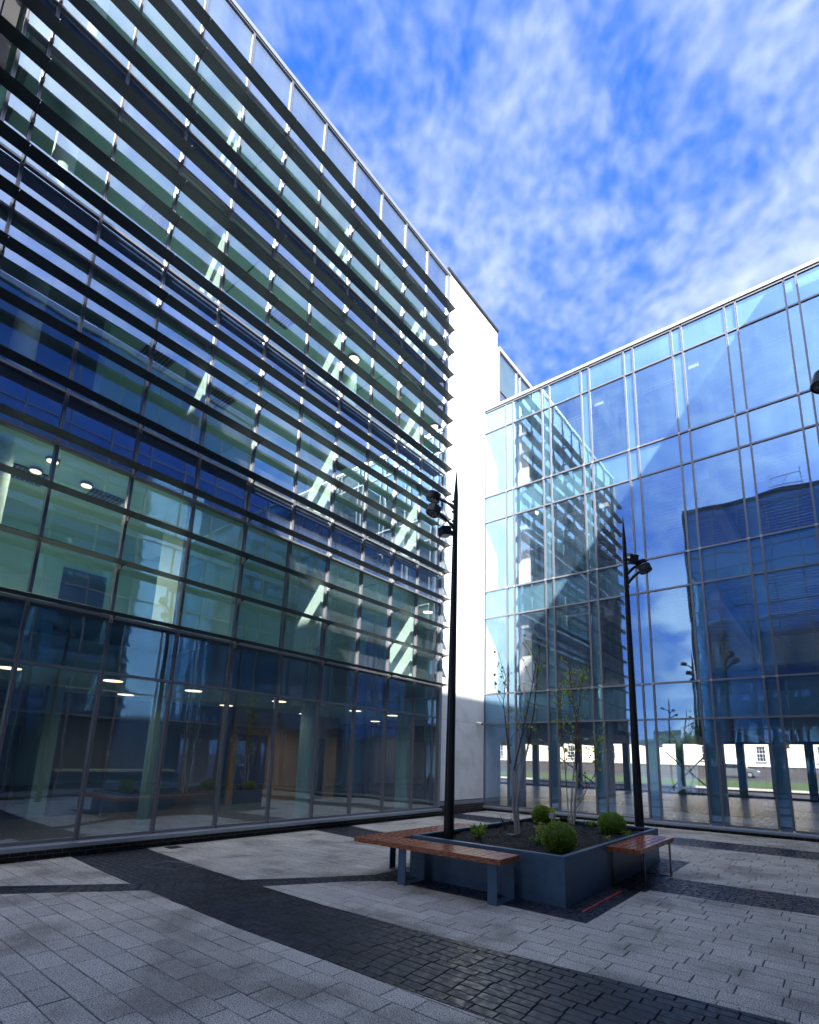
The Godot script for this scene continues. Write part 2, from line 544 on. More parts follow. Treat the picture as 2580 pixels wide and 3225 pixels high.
func office_wing() -> void:
	var o := thing("office_wing", "tall glazed office wing with rows of dark horizontal sun louvres", "building")
	var cols := []
	for k in 11:
		cols.append(-(14.84 - 1.1988 * k))
	var rows := [0.247, 2.94, 3.92, 6.64, 7.62, 10.29, 11.31, 13.94, 14.94, 17.66, 19.55]
	var all := [-15.2] + cols
	curtain(o, OFFICE, all, rows, func(_i: int, j: int): return j % 2 == 1 or j == 9, mats["office_glass"], mats["office_spandrel"])
	# fins cut at every second mullion, carried on past the far end of the glass
	var cuts := [-15.95]
	var arms := []
	for k in [0, 2, 4, 6, 8]:
		cuts.append(cols[k])
		arms.append(cols[k])
	cuts.append(-2.855)
	arms.append(-2.87)
	louvres(o, OFFICE, cuts, arms, 3.925, 0.9235, 16)
	part("coping", box(12.6, 0.13, 0.30), mats["sill_metal"], o, OFFICE * Vector3(-9.0, 19.64, -0.10), OFFICE.basis)
	part("end_strip", box(0.155, 19.3, 0.14), mats["sill_metal"], o, OFFICE * Vector3(-2.772, 9.9, -0.045), OFFICE.basis)
	var sill := start()
	add_prism(sill, PackedVector2Array([Vector2(-0.10, 0.16), Vector2(0.13, 0.14), Vector2(0.13, 0.20), Vector2(0.04, 0.222), Vector2(-0.10, 0.222)]), 0.0, 12.5, Transform3D(Basis(Vector3(0, 0, 1), Vector3(0, 1, 0), Vector3(-1, 0, 0)), Vector3(12.5, 0, 0)))
	part("sill", sill.commit(), mats["sill_metal"], o, OFFICE * Vector3(-15.2, 0, 0), OFFICE.basis)
	plinth(o, OFFICE, -15.2, -2.7, 0.158, 2)
	# inside: floors, ceilings, walls and columns
	for b in [[-0.1, 0.2], [3.12, 3.84], [6.86, 7.55], [10.5, 11.24], [14.15, 14.87], [17.85, 18.5]]:
		part("floor_slab", box(7.6, b[1] - b[0], 14.9), mats["carpet" if b[0] < 1.0 else "upper_floor"], o, Vector3(-4.05, (b[0] + b[1]) / 2, 7.6))
	for y in [3.06, 6.80, 10.44, 14.09, 17.79]:
		for k in 3:
			part("ceiling", box(7.4, 0.06, 4.86), mats["ceiling_paint"], o, Vector3(-4.05, y, 2.72 + 4.9 * k))
	part("roof", box(7.7, 0.2, 15.0), mats["slate"], o, Vector3(-4.05, 19.5, 7.6))
	part("rear_wall", box(0.2, 19.4, 16.1), mats["office_wall"], o, Vector3(-8.0, 9.7, 7.2))
	part("end_wall", box(7.9, 19.4, 0.2), mats["dark_cladding"], o, Vector3(-4.1, 9.7, 15.4))
	part("far_end_wall", box(7.7, 19.4, 0.15), mats["office_wall"], o, Vector3(-4.05, 9.7, -0.92))
	part("corner_pier", box(0.55, 19.5, 0.75), mats["dark_cladding"], o, Vector3(-0.42, 9.75, 15.9))
	for z in [11.264, 7.668, 4.071]:
		for f in [[0.2, 2.92], [3.84, 2.93], [7.55, 2.86], [11.24, 2.82], [14.87, 2.89]]:
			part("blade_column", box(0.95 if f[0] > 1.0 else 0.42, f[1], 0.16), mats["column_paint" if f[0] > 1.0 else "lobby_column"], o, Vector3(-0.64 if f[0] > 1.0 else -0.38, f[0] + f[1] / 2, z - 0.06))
	part("column", tube([Vector3.ZERO, Vector3(0, 19, 0)], [0.19, 0.19], 24), mats["column_paint"], o, Vector3(-0.95, 0.2, 14.18))
	# partitions of the upper floors, each room's own depth
	for f in [[3.84, 6.77], [7.55, 10.41], [11.24, 14.06], [14.87, 17.76]]:
		var h: float = f[1] - f[0]
		part("interior_wall", box(0.12, h, 9.5), mats["glass_tinted_wall"], o, Vector3(-4.6, (f[0] + f[1]) / 2, 10.4))
		part("interior_wall", box(0.12, h, 4.4), mats["office_wall"], o, Vector3(-6.2, (f[0] + f[1]) / 2, 2.2))
	part("interior_wall", box(2.9, 2.93, 0.12), mats["glass_tinted_wall"], o, Vector3(-3.2, 5.305, 9.12))
	part("interior_wall", box(3.3, 2.86, 0.12), mats["glass_tinted_wall"], o, Vector3(-2.9, 8.98, 12.9))
	part("interior_wall", box(3.3, 2.82, 0.12), mats["glass_tinted_wall"], o, Vector3(-2.9, 12.65, 6.0))
	var d := part("door", box(0.06, 2.1, 0.95), mats["blue_door"], o, Vector3(-4.50, 4.90, 11.55))
	part("door_closer", box(0.05, 0.07, 0.30), mats["vent_metal"], d, Vector3(0.05, 0.93, 0.1))
	# ground floor lobby
	part("interior_wall", box(0.12, 2.83, 4.7), mats["lobby_wall"], o, Vector3(-5.2, 1.615, 9.4))
	part("interior_wall", box(0.12, 2.83, 4.2), mats["lobby_timber"], o, Vector3(-4.6, 1.615, 4.95))
	part("interior_wall", box(0.12, 2.83, 3.4), mats["lobby_timber"], o, Vector3(-6.4, 1.615, 13.45))
	part("interior_wall", box(3.0, 2.83, 0.12), mats["lobby_wall"], o, Vector3(-3.1, 1.615, 1.2))
	part("column", box(0.30, 2.83, 0.30), mats["lobby_column"], o, Vector3(-3.9, 1.615, 11.95))
	part("door", box(0.08, 2.0, 1.5), mats["dark_door"], o, Vector3(-6.30, 1.2, 12.6))
	part("door", box(0.08, 2.05, 1.0), mats["dark_door"], o, Vector3(-4.52, 1.22, 6.35))
	part("door", box(0.08, 2.05, 0.9), mats["dark_door"], o, Vector3(-4.52, 1.22, 3.9))
	var bd := part("door", box(0.08, 2.05, 0.95), mats["blue_door"], o, Vector3(-5.12, 1.22, 8.75))
	part("vision_panel", box(0.02, 1.2, 0.16), mats["glass_tinted_wall"], bd, Vector3(0.05, 0.18, 0.18))
	# ceiling grilles
	for g in [[-1.7, 6.765, 12.3], [-1.9, 6.765, 13.6], [-1.6, 10.405, 10.2], [-1.5, 10.405, 11.8], [-1.6, 14.055, 8.6], [-1.5, 14.055, 12.2], [-1.6, 10.405, 6.4]]:
		var v := part("ceiling_vent", box(0.62, 0.015, 0.62), mats["carpet"], o, Vector3(g[0], g[1] - 0.012, g[2]))
		for k in 8:
			part("slat", box(0.60, 0.02, 0.03), mats["vent_metal"], v, Vector3(0, -0.014, -0.27 + 0.077 * k), Basis(Vector3.RIGHT, 0.5))
	# glass of the same wing that shows above the hall roof, beyond the white block
	var c2 := [0.98, 2.55, 2.88, 4.2, 4.5, 5.8]
	curtain(o, OFFICE, c2, [14.6, 17.05, 18.95], func(_i: int, _j: int): return true, mats["office_glass"], mats["office_spandrel"])
	part("coping", box(5.0, 0.2, 0.3), mats["coping_metal"], o, OFFICE * Vector3(3.46, 19.06, -0.10), OFFICE.basis)
	part("rear_block", box(7.5, 4.2, 4.9), mats["dark_cladding"], o, Vector3(-4.0, 16.9, -3.45))
	# reception desk is furniture of its own
	var desk := thing("reception_desk", "dark blue reception desk inside the ground floor of the louvred wing", "desk", Vector3(-4.3, 0.2, 10.35))
	part("front_panel", box(0.05, 0.95, 2.6), mats["blue_door"], desk, Vector3(0.3, 0.475, 0))
	part("desk_top", box(0.7, 0.05, 2.7), mats["vent_metal"], desk, Vector3(0.05, 0.975, 0))
	part("side_panel", box(0.6, 0.95, 0.05), mats["blue_door"], desk, Vector3(0, 0.475, -1.27))
	part("side_panel", box(0.6, 0.95, 0.05), mats["blue_door"], desk, Vector3(0, 0.475, 1.27))

func disc_light(at: Vector3, label: String, group: String, e: float, r := 0.19) -> void:
	var o := thing("ceiling_light", label, "light", at, 0.0, group)
	part("housing", lathe([[0.0, 0.0], [r, 0.0], [r, -0.035], [r - 0.02, -0.04]]), mats["vent_metal"], o)
	var dsk := part("diffuser", lathe([[r - 0.02, -0.036], [r - 0.022, -0.05], [0.0, -0.05]]), mats["warm_diffuser"], o)
	dsk.rotation.x = 0.0
	var l := SpotLight3D.new()
	l.name = "lamp"
	l.light_color = lin(1.0, 0.93, 0.78)
	l.light_energy = e
	l.light_size = 0.16
	l.spot_angle = 75.0
	l.spot_range = 20.0
	l.spot_attenuation = 2.0
	l.shadow_enabled = true
	o.add_child(l)
	l.position = Vector3(0, -0.075, 0)
	l.rotation.x = -PI / 2

func office_lights() -> void:
	var bays := ["the bay nearest the camera", "the third bay from the camera", "the fifth bay from the camera", "the middle bay", "the fourth bay from the white wall", "the bay two from the white wall"]
	var zs := [13.5, 11.9, 10.3, 8.1, 5.5, 3.9]
	for i in 6:
		disc_light(Vector3(-0.95, 2.98, zs[i]), "round warm lobby light by the glass in %s" % bays[i], "ceiling lights of the lobby", 0.30)
	var deep := ["over the reception desk", "between the desk and the timber wall", "over the timber wall", "at the far end of the lobby"]
	var zd := [10.7, 8.1, 5.4, 2.2]
	for i in 4:
		disc_light(Vector3(-3.3, 2.98, zd[i]), "round warm ceiling light set deep in the lobby, %s" % deep[i], "ceiling lights of the lobby", 0.55)
	var high := ["farthest from the white wall", "in the middle of its three", "nearest the white wall"]
	var zh := [6.3, 3.95, 2.05]
	for i in 3:
		disc_light(Vector3(-1.05, 14.02, zh[i]), "round warm light on the third floor ceiling, %s" % high[i], "ceiling lights of the upper floors", 0.9)
	disc_light(Vector3(-1.1, 17.72, 2.2), "round pale light on the top floor ceiling beside the white wall", "ceiling lights of the upper floors", 1.0)
	disc_light(Vector3(-1.1, 6.74, 2.1), "round warm light on the first floor ceiling beside the white wall", "ceiling lights of the upper floors", 1.0)
	var first := ["nearest the camera", "second from the camera", "third from the camera"]
	var pf := [Vector3(-1.49, 6.74, 13.55), Vector3(-0.82, 6.74, 13.48), Vector3(-1.29, 6.74, 12.77)]
	for i in 3:
		disc_light(pf[i], "round warm light on the first floor ceiling, %s" % first[i], "ceiling lights of the upper floors", 0.9, 0.11)

# ---------------------------------------------------------------- white block in the corner
func white_block() -> void:
	var o := thing("white_stair_block", "plain white rendered block standing between louvred office wing and glass hall", "building")
	part("wall", box(0.3, 19.6, 3.64), mats["shadow_gap"], o, Vector3(-0.27, 10.0, 0.855))
	var ys := [0.40, 2.925, 3.985, 7.80, 11.45, 14.29, 17.4, 19.95]
	var zs := [-0.965, 1.645, 2.675]
	for j in ys.size() - 1:
		for i in 2:
			var h: float = ys[j + 1] - ys[j] - 0.008
			var w: float = zs[i + 1] - zs[i] - 0.007
			part("panel", box(0.03, h, w), mats["white_render"], o, Vector3(-0.105, (ys[j] + ys[j + 1]) / 2, (zs[i] + zs[i + 1]) / 2))
	part("wall", box(0.03, 19.55, 0.02), mats["white_render"], o, Vector3(-0.106, 10.175, 2.688))
	part("coping", box(0.44, 0.10, 3.74), mats["dark_cladding"], o, Vector3(-0.25, 20.01, 0.86))
	part("base_rail", box(0.08, 0.10, 3.62), mats["sill_metal"], o, Vector3(-0.11, 0.33, 0.86))
	plinth(o, Transform3D(OFFICE.basis, Vector3(-0.09, 0, 0)), -2.69, -0.03, 0.276, 4)
	var c := thing("security_camera", "small white bullet camera on the white wall beside the hall corner", "camera", Vector3(-0.09, 2.93, 0.44))
	part("mount", lathe([[0.0, 0.06], [0.05, 0.05], [0.055, 0.0], [0.0, 0.0]], 14), mats["camera_white"], c, Vector3.ZERO, Basis(Vector3.BACK, -PI / 2))
	part("neck", tube([Vector3(0.04, 0, 0), Vector3(0.10, -0.01, 0.02)], [0.022, 0.022], 8), mats["camera_white"], c)
	part("body", tube([Vector3(0.06, 0.01, 0.02), Vector3(0.24, -0.035, 0.07)], [0.046, 0.046], 14), mats["camera_white"], c)
	part("lens", tube([Vector3(0.2405, -0.0352, 0.0702), Vector3(0.250, -0.038, 0.073)], [0.040, 0.038], 14), mats["black_paint"], c)

# ---------------------------------------------------------------- the glass hall
func glass_hall() -> void:
	var o := thing("glass_hall", "three storey glass hall with paired narrow and wide window bays", "building")
	var cols := [-0.088, 0.869, 1.173, 2.374, 2.675, 3.872, 4.172, 5.371, 5.672, 6.872, 7.17, 8.375, 8.67, 9.87, 10.165, 11.37, 11.67, 12.05]
	var rows := [0.19, 2.95, 3.985, 6.79, 7.82, 10.60, 11.655, 14.44, 15.38]
	curtain(o, Transform3D.IDENTITY, cols, rows, func(i: int, j: int): return j % 2 == 1 or i % 2 == 1, mats["hall_glass"], mats["hall_spandrel"])
	for y in [3.985, 7.82, 11.655]:
		for u in cols:
			part("knuckle", box(0.064, 0.066, 0.02), mats["bracket_metal"], o, Vector3(u, y, 0.028))
	part("coping", box(12.25, 0.11, 0.36), mats["coping_metal"], o, Vector3(5.98, 15.485, -0.12))
	part("shadow_line", box(12.2, 0.03, 0.10), mats["shadow_gap"], o, Vector3(5.98, 15.415, -0.015))
	var sill := start()
	add_prism(sill, PackedVector2Array([Vector2(-0.10, 0.10), Vector2(0.12, 0.085), Vector2(0.12, 0.135), Vector2(0.04, 0.164), Vector2(-0.10, 0.164)]), 0.0, 12.2, Transform3D(Basis(Vector3(0, 0, 1), Vector3(0, 1, 0), Vector3(-1, 0, 0)), Vector3(12.2, 0, 0)))
	part("sill", sill.commit(), mats["sill_metal"], o, Vector3(-0.14, 0, 0))
	plinth(o, Transform3D(Basis.IDENTITY, Vector3(0, 0, 0.004)), -0.14, 12.05, 0.086, 1)
	# floors, soffits and roof, the hall is 17 m deep
	part("ground_floor", box(28.0, 0.3, 16.9), mats["hall_floor"], o, Vector3(-1.9, 0.0, -8.62))
	for b in [[3.05, 3.93], [6.88, 7.76], [10.70, 11.60], [14.75, 15.3]]:
		var wide := 12.1 if b[0] > 5.0 else 27.9
		part("floor_slab", box(wide, b[1] - b[0], 16.8), mats["hall_pier"], o, Vector3(12.05 - wide / 2, (b[0] + b[1]) / 2, -8.58))
	# corrugated decks under each floor
	var zig := PackedVector2Array()
	var n := 56
	for i in n:
		var z := -0.3 - 0.29 * i
		for q in [[0.0, 0.0], [0.05, -0.07], [0.17, -0.07], [0.22, 0.0]]:
			zig.append(Vector2(z - q[0], q[1]))
	var deck := start()
	for i in zig.size() - 1:
		var a := zig[i]
		var b := zig[i + 1]
		quad(deck, Vector3(0, a.y, a.x), Vector3(12.0, a.y, a.x), Vector3(12.0, b.y, b.x), Vector3(0, b.y, b.x))
	var deck_mesh := deck.commit()
	for y in [6.87, 10.69, 14.74]:
		part("corrugated_deck", deck_mesh, mats["deck_metal"], o, Vector3(0.02, y, 0))
	for y in [6.55, 10.33, 14.2]:
		for x in [1.4, 4.38, 7.38, 10.38]:
			part("roof_beam", box(0.30, 0.5, 16.2), mats["hall_steel"], o, Vector3(x, y, -8.4))
		part("rear_beam", box(12.0, 0.75, 0.25), mats["hall_steel"], o, Vector3(6.0, y + 0.25, -16.6))
	for x in [-7.4, -4.4, -1.4, 1.6, 4.6, 7.6, 10.6]:
		part("beam", box(0.28, 0.35, 16.0), mats["hall_steel"], o, Vector3(x, 2.86, -8.4))
	# rear wall: piers with openings between them on every floor
	for f in [[0.15, 2.92, 3.05], [3.93, 6.74, 6.88], [7.76, 10.55, 10.70], [11.6, 14.4, 14.75]]:
		var x := -14.02 if f[0] < 1.0 else 0.98
		while x < 12.0:
			part("rear_pier", box(0.37, f[1] - f[0], 0.3), mats["hall_pier"], o, Vector3(x, (f[0] + f[1]) / 2, -17.0))
			x += 1.5
		var wl := 12.0 if f[0] > 1.0 else 28.0
		part("rear_lintel", box(wl, f[2] - f[1], 0.3), mats["hall_pier"], o, Vector3(12.0 - wl / 2, (f[1] + f[2]) / 2, -17.0))
		part("rear_rail", box(wl, 0.10, 0.12), mats["hall_pier"], o, Vector3(12.0 - wl / 2, f[0] + 0.05, -17.0))
	# the left wall inside the upper floors is white and catches the sun through the glass
	part("side_wall", box(0.14, 11.4, 16.2), mats["hall_wall"], o, Vector3(-0.18, 9.35, -9.1))
	part("side_wall", box(0.14, 2.9, 1.1), mats["hall_wall"], o, Vector3(-0.18, 1.6, -0.6))
	for y in [3.94, 7.77, 11.61]:
		part("inner_pier", box(0.5, 2.93, 0.3), mats["hall_wall"], o, Vector3(0.98, y + 1.46, -1.3))
	for x in [1.02, 4.02, 7.02, 10.02]:
		part("column", box(0.26, 2.9, 0.26), mats["hall_steel"], o, Vector3(x + 0.1, 1.6, -0.42))
	part("end_wall", box(0.2, 15.3, 17.0), mats["hall_wall"], o, Vector3(12.25, 7.65, -8.5))
	for y in [6.5, 10.3, 14.1]:
		for x in [3.3, 6.3, 9.3]:
			for z in [-0.9, -1.05]:
				part("strip_light", box(1.3, 0.03, 0.05), mats["sash_white"], o, Vector3(x, y + 0.2, z))
	# two raking braces seen inside the ground floor
	part("brace", tube([Vector3(2.3, 0.3, -14.5), Vector3(4.6, 2.6, -14.5)], [0.035, 0.035], 8), mats["hall_pier"], o)
	part("brace", tube([Vector3(2.3, 2.4, -14.6), Vector3(4.6, 0.3, -14.6)], [0.03, 0.03], 8), mats["hall_pier"], o)
	part("brace", tube([Vector3(-2.4, 2.4, -10.0), Vector3(0.4, 0.5, -10.0)], [0.03, 0.03], 8), mats["hall_pier"], o)

# ---------------------------------------------------------------- the wings behind the camera that shade the court
func other_wings() -> void:
	var east := thing("opposite_wing", "louvred glass wing mirrored in office glass, facing the office wing", "building")
	var f := Transform3D(Basis(Vector3(0, 0, 1), Vector3(0, 1, 0), Vector3(-1, 0, 0)), Vector3(12.1, 0, 0))
	var cols := []
	for k in 12:
		cols.append(3.05 + 1.5 * k)
	var rows := [0.25, 2.94, 3.92, 6.64, 7.62, 10.29, 11.31, 13.94, 14.94, 17.66, 18.1]
	curtain(east, f, cols, rows, func(_i: int, j: int): return j % 2 == 1, mats["wing_glass"], mats["wing_spandrel"], 0.06)
	part("coping", box(17.3, 0.25, 0.4), mats["coping_metal"], east, f * Vector3(11.4, 18.2, -0.1), f.basis)
	part("sill", box(16.6, 0.1, 0.2), mats["sill_metal"], east, f * Vector3(11.3, 0.17, 0.0), f.basis)
	plinth(east, f, 3.05, 19.6, 0.12, 1)
	for y in [0.05, 3.45, 7.15, 10.85, 14.5, 17.95]:
		part("floor_slab", box(6.0, 0.5, 16.9), mats["carpet"], east, Vector3(15.25, y - 0.1, 11.4))
	part("rear_wall", box(0.3, 18.1, 17.0), mats["office_wall"], east, Vector3(18.3, 9.05, 11.4))
	part("end_wall", box(6.1, 18.1, 0.2), mats["white_render"], east, Vector3(15.2, 9.05, 2.9))
	# a lower link closes the corner between this wing and the hall
	var c3 := [0.08, 1.55, 2.98]
	curtain(east, f, c3, [0.25, 2.94, 3.92, 6.64, 7.62, 10.29, 11.31, 13.94, 15.2], func(_i: int, j: int): return j % 2 == 1, mats["wing_glass"], mats["wing_spandrel"], 0.06)
	part("link_wall", box(0.3, 15.2, 3.0), mats["wing_spandrel"], east, Vector3(12.6, 7.6, 1.45))
	var south := thing("rear_wing", "dark blue glass wing with flat roof mirrored in the hall glass", "building")
	var g := Transform3D(Basis(Vector3(-1, 0, 0), Vector3(0, 1, 0), Vector3(0, 0, -1)), Vector3(0, 0, 19.9))
	var c2 := []
	for k in 11:
		c2.append(-18.2 + 1.5 * k)
	curtain(south, g, c2, rows, func(_i: int, j: int): return j % 2 == 1, mats["wing_glass"], mats["wing_spandrel"], 0.07)
	part("coping", box(15.4, 0.25, 0.4), mats["dark_cladding"], south, g * Vector3(-10.75, 18.2, -0.1), g.basis)
	part("sill", box(15.0, 0.1, 0.2), mats["sill_metal"], south, g * Vector3(-10.7, 0.17, 0.0), g.basis)
	plinth(south, g, -18.2, -3.2, 0.12, 1)
	for y in [0.05, 3.45, 7.15, 10.85, 14.5, 17.95]:
		part("floor_slab", box(15.0, 0.5, 6.0), mats["carpet"], south, Vector3(10.75, y - 0.1, 23.05))
	part("rear_wall", box(15.2, 18.1, 0.3), mats["office_wall"], south, Vector3(10.75, 9.05, 26.1))
	part("end_wall", box(0.2, 18.1, 6.3), mats["dark_cladding"], south, Vector3(3.1, 9.05, 23.0))
	# guard rail on its roof
	var rail := thing("roof_guard_rail", "thin metal guard rail on the rear wing roof, mirrored in the hall", "railing", Vector3(8.0, 18.32, 21.0))
	for x in [0.0, 1.6]:
		part("post", tube([Vector3(x, 0, 0), Vector3(x, 1.6, 0)], [0.03, 0.03], 6), mats["bracket_metal"], rail)
	for y in [0.7, 1.3]:
		part("rail", tube([Vector3(0, y, 0), Vector3(1.6, y, 0)], [0.025, 0.025], 6), mats["bracket_metal"], rail)
	part("brace", tube([Vector3(0.3, 0, 0), Vector3(1.0, 1.3, 0)], [0.02, 0.02], 6), mats["bracket_metal"], rail)

# ---------------------------------------------------------------- paving
const EYE := Vector3(9.765, 1.64, 15.9)

func poly_area(p: PackedVector2Array) -> float:
	var s := 0.0
	for i in p.size():
		s += p[i].cross(p[(i + 1) % p.size()])
	return absf(s) * 0.5

func cut_away(list: Array, hole: PackedVector2Array) -> Array:
	var out := []
	for p in list:
		for q in Geometry2D.clip_polygons(p, hole):
			if not Geometry2D.is_polygon_clockwise(q) and poly_area(q) > 0.002:
				out.append(q)
	return out

func lay(list: Array, lo: Vector2, hi: Vector2, course: float, lengths: Array, turn: float, out: Array) -> void:
	# courses run along x of a frame turned by «turn»
	var limits := []
	for p in list:
		var r := Rect2(p[0], Vector2.ZERO)
		for v in p:
			r = r.expand(v)
		limits.append(r)
	var v := lo.y
	while v < hi.y:
		var u := lo.x - rng.randf() * 0.5
		while u < hi.x:
			var l: float = lengths[rng.randi() % lengths.size()]
			var rect := PackedVector2Array()
			for c in [Vector2(u, v), Vector2(u + l, v), Vector2(u + l, v + course), Vector2(u, v + course)]:
				rect.append(c.rotated(turn))
			var bounds := Rect2(rect[0], Vector2.ZERO).expand(rect[1]).expand(rect[2]).expand(rect[3])
			for i in list.size():
				if not limits[i].intersects(bounds):
					continue
				for q in Geometry2D.intersect_polygons(rect, list[i]):
					var a := poly_area(q)
					if a > 0.985 * l * course:
						out.append({"at": Vector2(u + l / 2, v + course / 2).rotated(turn), "l": l, "turn": turn})
					elif a > 0.0009:
						var mid := Vector2.ZERO
						for s in q:
							mid += s
						out.append({"at": mid / q.size(), "poly": q})
			u += l
		v += course

func in_view(p: Vector3, cam: Camera3D) -> bool:
	var q := cam.transform.affine_inverse() * p
	if q.z > -0.3:
		return false
	var x := 1334.45 + 1637.86 * q.x / -q.z
	var y := 2049.38 - 1637.86 * q.y / -q.z
	return x > -60 and x < 2640 and y > -60 and y < 3290

func cut_block(q: PackedVector2Array, mid: Vector2) -> PackedVector2Array:
	var small := Geometry2D.offset_polygon(q, -0.004, Geometry2D.JOIN_MITER)
	var out := PackedVector2Array()
	if small.size() > 0:
		for s in small[0]:
			out.append(Vector2(s.x - mid.x, -(s.y - mid.y)))
	return out

func set_blocks(items: Array, parent: Node3D, called: String, mat_name: String, tones: Array, course: float, cam: Camera3D) -> void:
	var seen := []
	var rest := []
	for it in items:
		var p := Vector3(it.at.x, 0, it.at.y)
		it.d = p.distance_to(EYE) if in_view(p, cam) else 1000.0 + p.distance_to(EYE)
	items.sort_custom(func(a, b): return a.d < b.d)
	for i in items.size():
		if i < 300 and items[i].d < 1000.0:
			seen.append(items[i])
		else:
			rest.append(items[i])
	var lay_flat := Basis(Vector3(1, 0, 0), Vector3(0, 0, -1), Vector3(0, 1, 0))   # a polygon's y becomes -z
	for it in seen:
		var y := rng.randf_range(-0.0022, 0.0012)
		var m: Material = mats["%s_%d" % [mat_name, rng.randi() % 4]]
		var lean := Basis(Vector3.RIGHT, rng.randf_range(-0.004, 0.004)) * Basis(Vector3.BACK, rng.randf_range(-0.003, 0.003))
		if it.has("poly"):
			var q := cut_block(it.poly, it.at)
			if q.size() > 2:
				part(called, prism(q, -0.045, 0.0, Transform3D(lay_flat, Vector3.ZERO)), m, parent, Vector3(it.at.x, y, it.at.y))
		else:
			part(called, chamfered(snappedf(it.l - 0.008, 0.001), 0.045, course - 0.008, 0.004), m, parent, Vector3(it.at.x, y - 0.045, it.at.y), Basis(Vector3.UP, -it.turn) * lean)
	var mm := MultiMesh.new()
	mm.transform_format = MultiMesh.TRANSFORM_3D
	mm.use_colors = true
	mm.mesh = chamfered(0.394, 0.045, course - 0.008, 0.004)
	var whole := rest.filter(func(it): return not it.has("poly"))
	mm.instance_count = whole.size()
	for i in whole.size():
		var it: Dictionary = whole[i]
		var b := Basis(Vector3.UP, -it.turn) * Basis.from_scale(Vector3((it.l - 0.008) / 0.394, 1, 1))
		mm.set_instance_transform(i, Transform3D(b, Vector3(it.at.x, -0.045 + rng.randf_range(-0.002, 0.001), it.at.y)))
		var t: Array = tones[rng.randi() % tones.size()]
		mm.set_instance_color(i, Color(t[0], t[1], t[2]))
	var far_mat: StandardMaterial3D = mats["%s_0" % mat_name].duplicate()
	far_mat.albedo_color = Color.WHITE
	far_mat.vertex_color_use_as_albedo = true
	var mi := MultiMeshInstance3D.new()
	mi.name = "distant_" + called
	mi.multimesh = mm
	mi.material_override = far_mat
	mi.set_meta("kind", "stuff")
	parent.add_child(mi, true)
	var st := start()
	var any := false
	for it in rest:
		if it.has("poly"):
			var q := cut_block(it.poly, it.at)
			if q.size() > 2:
				add_prism(st, q, -0.045, -0.001, Transform3D(lay_flat, Vector3(it.at.x, 0, it.at.y)))
				any = true
	if any:
		var o := part("cut_" + called, st.commit(), mats["%s_0" % mat_name], parent)
		o.set_meta("kind", "stuff")

func strip_between(a: Array, b: Array) -> PackedVector2Array:
	var p := PackedVector2Array()
	for v in a:
		p.append(v)
	for i in b.size():
		p.append(b[b.size() - 1 - i])
	if Geometry2D.is_polygon_clockwise(p):
		p.reverse()
	return p

